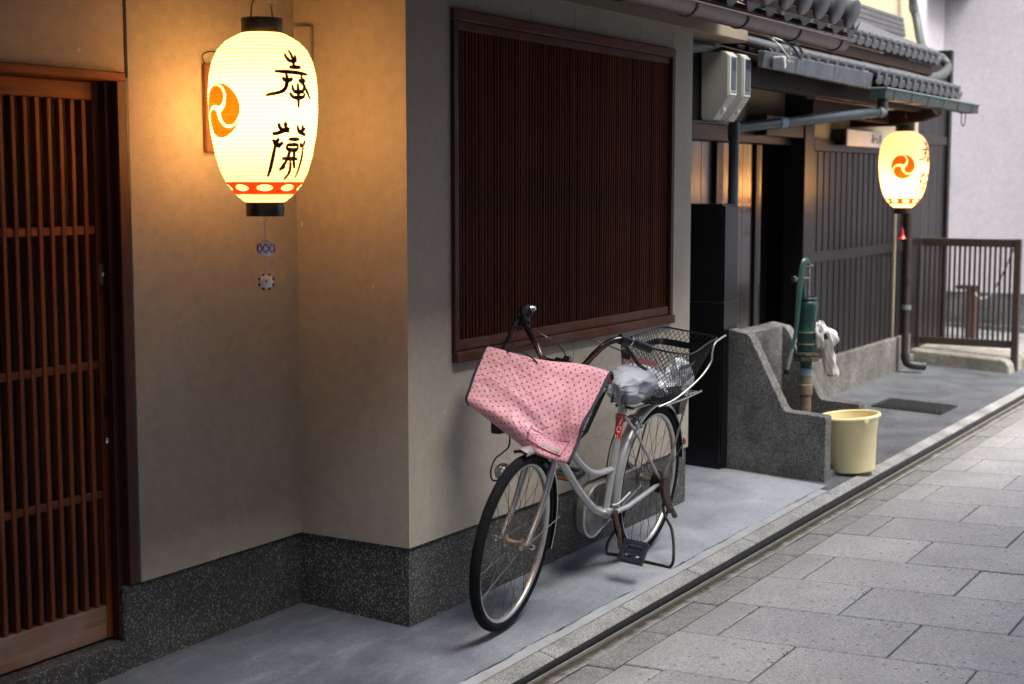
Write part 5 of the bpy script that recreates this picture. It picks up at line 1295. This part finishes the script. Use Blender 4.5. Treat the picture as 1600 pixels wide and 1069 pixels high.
kf0 = nearest(top[0].lerp(top[3], .5))
kn, kr, kfar = nearest(top[3].lerp(top[2], .5)), nearest(top[1].lerp(top[2], .5)), nearest(top[0].lerp(top[1], .5))
strip(kf0 - 6, kf0 + 6, 14, 15.5, 'pink_strip'); strip(kr - 8, kr + 8, 14.5, 16.5, 'cable_b'); strip(kfar - 22, kfar - 8, 14.5, 16.5, 'cable_b'); strip(kfar + 6, kfar + 20, 14.5, 16.5, 'cable_b'); strip(kn - 2, kn + 9, 13.5, 15.3, 'flash')
part('basket_stay', MB().tube(catmull([(1.66, -.548, .990), (1.58, -.556, .982), (1.515, -.560, .968), (1.50, -.555, .93), (1.50, -.548, .885), (1.43, -.525, .82), (1.32, -.47, .745), (1.24, -.425, .715)], 6), 0.0042, 8), 'stay_grey', rbk, smooth=True)
part('rack_plate', MB().tube([(1.30, -.43, .714), (1.52, -.42, .716), (1.74, -.40, .722)], 0.0055, 8), 'chrome', rk, smooth=True)
part('rear_lamp', MB().hexa([B(-.27, -.04, .60), B(-.27, .04, .60), B(-.20, .04, .605), B(-.20, -.04, .605)], [B(-.28, -.045, .675), B(-.28, .045, .675), B(-.19, .045, .68), B(-.19, -.045, .68)]), 'black_plastic', bk, bevel=0.008)
part('fender_reflector', MB().lathe([(0.016, 0), (0.016, .006), (0.010, .010)], 14, xframe(B(-.345, .02, .46), (0.8, -.6, 0))), 'reflector_red', bk, smooth=True)
part('fender_stay', MB().tube([B(-.005, .07, RW), B(-.345, .03, .47)], 0.0025, 6), 'wire', bk)
part('dress_guard', MB().tube(catmull([B(.30, -.07, .30), B(.26, -.075, .52), B(.12, -.075, .66)], 5), 0.003, 6), 'wire', bk)
part('ring_lock', MB().tube(catmull([B(.30, .05, .60), B(.235, .052, .615), B(.22, .0, .655), B(.235, -.052, .615)], 5), 0.010, 8, flat=.6), 'chrome', bk, smooth=True)
# saddle (mostly under its cover) with springs
SD = B(.275, 0, .800)
part('saddle', MB().grid(lambda u, v: (lambda a, r: SD + FW * (r * (.118 * math.cos(a) + .015)) + LF * (r * math.sin(a) * (.074 - .034 * math.cos(a))) + UP * (.022 * (1 - r * r) - .03))(2 * PI * u, v), 28, 6), 'black_plastic', bk, smooth=True)
for s in (-1, 1):
    part('saddle_rail', MB().tube([B(.40, s * .02, .785), B(.405, s * .024, .735), B(.34, s * .03, .735), B(.19, s * .06, .775)], 0.0045, 6), 'rust', bk, smooth=True)
# cables
for pts in ([(0.36, -.20, 1.02), (0.325, -.30, 1.05), (0.335, -.39, 1.085), (0.43, -.42, 1.085), (0.54, -.44, 1.072), (0.60, -.50, 1.045), (0.60, -.58, 1.02)],
            [(0.50, -.17, 1.115), (0.46, -.25, 1.105), (0.478, -.33, 1.065), (0.528, -.35, 1.027), (0.556, -.355, 0.975), (0.53, -.36, .90)],
            [(0.50, -.17, 1.11), (0.40, -.20, 1.06), (0.37, -.26, 1.03), (0.37, -.33, .99), (.38, -.36, .93)]):
    part('cable', MB().tube(catmull(pts, 6), 0.0028, 6), 'cable_b', bk, smooth=True)
# headlight on the far fork side with its lead
hl = part('headlight', MB().lathe([(0.010, -.055), (0.024, -.04), (0.032, -.01), (0.034, 0.0)], 18, xframe((0.300, -.225, .572), (-.80, -.60, .0))), 'black_plastic', bk, smooth=True)
part('lens', MB().lathe([(0.033, 0), (0.032, .008), (0.022, .020), (0.001, .026)], 18, xframe((0.299, -.226, .572), (-.80, -.60, .0))), 'lens', hl, smooth=True)
part('lead', MB().tube(catmull([(0.395, -.2, .735), (0.391, -.2, .697), (0.382, -.2, .655), (0.335, -.2, .637), (0.283, -.2, .622), (0.252, -.2, .585), (0.262, -.2, .545), (0.30, -.215, .54)], 6), 0.0036, 6), 'cable_b', hl, smooth=True)
# front basket under the cover
fb0 = [Vector((.33, -.19, .755)), Vector((.42, -.17, .750)), Vector((.46, -.50, .725)), Vector((.37, -.52, .715))]
ft0 = [Vector((.345, -.16, .925)), Vector((.43, -.15, .970)), Vector((.47, -.580, .900)), Vector((.395, -.585, .875))]
fbk = part('front_basket', MB().tube(ft0, 0.004, 6, closed=True).tube(fb0, 0.004, 6, closed=True), 'cable_b', bk)
bb = MB()
for i in range(4):
    for k in range(9):
        f = k / 9; bb.tube([fb0[i].lerp(fb0[(i + 1) % 4], f), ft0[i].lerp(ft0[(i + 1) % 4], f)], 0.0016, 4)
    for g in (.33, .66): bb.tube([fb0[i].lerp(ft0[i], g), fb0[(i + 1) % 4].lerp(ft0[(i + 1) % 4], g)], 0.0016, 4)
part('wire_mesh', bb, 'cable_b', fbk, kind='stuff')
part('basket_bracket', MB().box(.345, .40, -.185, -.140, .705, .770), 'black_plastic', fbk, bevel=.004)
part('basket_bracket', MB().tube([F(ax(.44) + .03, 0, .44), Vector((.34, -.37, .72))], 0.010, 8), 'black_plastic', fbk)

# ------------------------------------------------------------------ pink polka dot cover over the front basket
G = [[(0.349, -0.120, 1.030), (0.359, -0.245, 1.007), (0.384, -0.370, 0.988), (0.416, -0.495, 0.976), (0.402, -0.620, 0.959)],
     [(0.303, -0.120, 0.981), (0.331, -0.245, 0.949), (0.356, -0.370, 0.923), (0.377, -0.495, 0.908), (0.342, -0.620, 0.904)],
     [(0.262, -0.120, 0.934), (0.298, -0.245, 0.892), (0.322, -0.370, 0.860), (0.328, -0.495, 0.842), (0.278, -0.620, 0.851)],
     [(0.231, -0.120, 0.889), (0.266, -0.245, 0.836), (0.289, -0.370, 0.794), (0.280, -0.495, 0.773), (0.206, -0.620, 0.803)],
     [(0.208, -0.120, 0.858), (0.230, -0.245, 0.792), (0.243, -0.370, 0.739), (0.242, -0.495, 0.712), (0.163, -0.620, 0.740)],
     [(0.226, -0.120, 0.831), (0.261, -0.245, 0.742), (0.238, -0.370, 0.687), (0.171, -0.495, 0.676), (0.098, -0.620, 0.681)]]
G = [[Vector(p) for p in r] for r in G]
# smooth the depth so the cloth runs evenly from its rear edge to its front lip, with a rounded rear fold and an underturned lip
for j, r in enumerate(G):
    for i, p in enumerate(r):
        bulge = math.sin(PI * i / 4)
        p += (p - Vector(cam.location)).normalized() * (-0.020 * bulge * math.sin(PI * min(1, j / 4.5)))
back = [p + Vector((.045, .012, -.006)) for p in G[0]]
back2 = [p + Vector((.060, .015, -.050)) for p in G[0]]
lip = [p + Vector((.045, .02, -.004)) for p in G[5]]
lip2 = [p + Vector((.10, .03, .030)) for p in G[5]]
rows = [back2, back] + G + [lip, lip2]
def cr1(P, t):
    n = len(P) - 1; x = min(max(t * n, 0), n - 1e-6); i = int(x); f = x - i
    p0, p1, p2, p3 = P[max(i - 1, 0)], P[i], P[i + 1], P[min(i + 2, n)]
    return 0.5 * ((2 * p1) + (p2 - p0) * f + (2 * p0 - 5 * p1 + 4 * p2 - p3) * f * f + (3 * p1 - p0 - 3 * p2 + p3) * f ** 3)
NRr = len(rows) - 1
def cover_pt(u, v, off=0.0):
    p = cr1([cr1(r, u) for r in rows], v)
    # creases: two diagonal pulls across the middle and a soft buckle near the right edge
    du = u - .38; dv = v - .50
    c = 0.006 * math.exp(-((dv - .28 * du) / .030) ** 2) * math.exp(-((du - .05) / .22) ** 2)
    c += -0.005 * math.exp(-((dv - .055 - .36 * du) / .035) ** 2) * math.exp(-((du - .10) / .20) ** 2)
    c += 0.008 * math.exp(-((u - .80 - .25 * (v - .5)) / .06) ** 2) * math.exp(-((v - .52) / .20) ** 2)
    c += 0.005 * math.sin(9 * u + 4 * v) * math.sin(6 * v + 2 * u)
    n = Vector((-.72, -.10, .62))
    return p + n * (c + off)
t = thing('basket_cover', 'pink polka dot cover with navy edging draped over the front basket of the bicycle', 'cover', (0.30, -0.37, 0.68))
NU, NVv = 56, 60
def uvc(u, v): return (u * 0.52 + 0.06 * v, v * 0.62 - .11 * u)
cl = part('cloth', MB().grid(cover_pt, NU, NVv, uvc), 'polka', t, smooth=True, ang=180)
so = cl.modifiers.new('thickness', 'SOLIDIFY'); so.thickness = 0.003; so.offset = -1
for u in (0.0, 1.0):
    part('edge_binding', MB().tube([cover_pt(u, .06 + .80 * k / 30) for k in range(31)], 0.0062, 8), 'navy', t, smooth=True)
def vrow(j): return (j + 2) / NRr
def pk_(s_, t_, off):
    c = [(.50, 3.62), (.88, 3.98), (.86, 4.74), (.50, 4.36)]
    u = (c[0][0] * (1 - s_) + c[1][0] * s_) * (1 - t_) + (c[3][0] * (1 - s_) + c[2][0] * s_) * t_
    v = (c[0][1] * (1 - s_) + c[1][1] * s_) * (1 - t_) + (c[3][1] * (1 - s_) + c[2][1] * s_) * t_
    return cover_pt(u, vrow(v), off)
part('pocket', MB().grid(lambda u, v: pk_(u, v, .007 + .004 * math.sin(PI * u)), 12, 10, lambda u, v: (u * .19 + .013, v * .12 + .02)), 'polka', t, smooth=True, ang=180)
part('reflective_strip', MB().grid(lambda u, v: pk_(.34 + .56 * u, .60 + .26 * v, .0125), 8, 3), 'grey_strip', t)
for q in (((0, 0), (1, 0)), ((0, 0), (0, 1)), ((1, 0), (1, 1)), ((0, 1), (1, 1))):
    part('pocket_seam', MB().tube([pk_(q[0][0] + (q[1][0] - q[0][0]) * k / 8, q[0][1] + (q[1][1] - q[0][1]) * k / 8, .009) for k in range(9)], 0.0016, 5), 'pink_strip' if q[0] == q[1] else 'polka', t)

# ------------------------------------------------------------------ saddle cover and bag in the rear basket
t = thing('saddle_cover', 'wrinkled silver grey cover pulled over the bicycle saddle', 'cover', B(.275, 0, .74))
def sc(u, v):
    a = 2 * PI * u; r = math.sin(PI * min(1, v * 1.0) * .5) if v < .5 else 1
    th = v * PI * .92
    rad_ = math.sin(th) ** .62; z = .052 * math.cos(th) if th < PI / 2 else .105 * math.cos(th)
    x = rad_ * (.140 * math.cos(a) + .012); y = rad_ * math.sin(a) * (.098 - .028 * math.cos(a))
    wr = max(0, (th - .75)) * .011 * (math.sin(9 * a + 3.5 * th) + .8 * math.sin(5 * a - 5 * th + 1) + .6 * math.sin(17 * a + 2 * th))
    sq = 1 - .40 * max(0, (th - 1.9)) ** 1.3
    return SD + FW * (x * sq * (1 + wr * 6)) + LF * (y * sq * (1 + wr * 6)) + UP * (z + .020 - .03 * math.cos(a) * rad_ * .6)
part('cloth', MB().grid(sc, 64, 28), 'seat_cover', t, smooth=True, ang=150)
t = thing('plastic_bag', 'crumpled silver plastic bag lying in the rear bicycle basket', 'bag', (1.42, -.33, .735))
rg = random.Random(11)
bag = MB(); ico = bmesh.new(); bmesh.ops.create_icosphere(ico, subdivisions=3, radius=1)
for (c, sc3) in (((1.40, -.33, .785), (.14, .085, .055)), ((1.49, -.40, .81), (.07, .06, .085))):
    vs = []
    for v in ico.verts:
        k = 1 + rg.uniform(-.16, .16); vs.append((c[0] + v.co.x * sc3[0] * k, c[1] + v.co.y * sc3[1] * k, max(.738, c[2] + v.co.z * sc3[2] * k)))
    bag.add(vs, [tuple(x.index for x in f.verts) for f in ico.faces])
ico.free()
part('film', bag, 'bag', t)
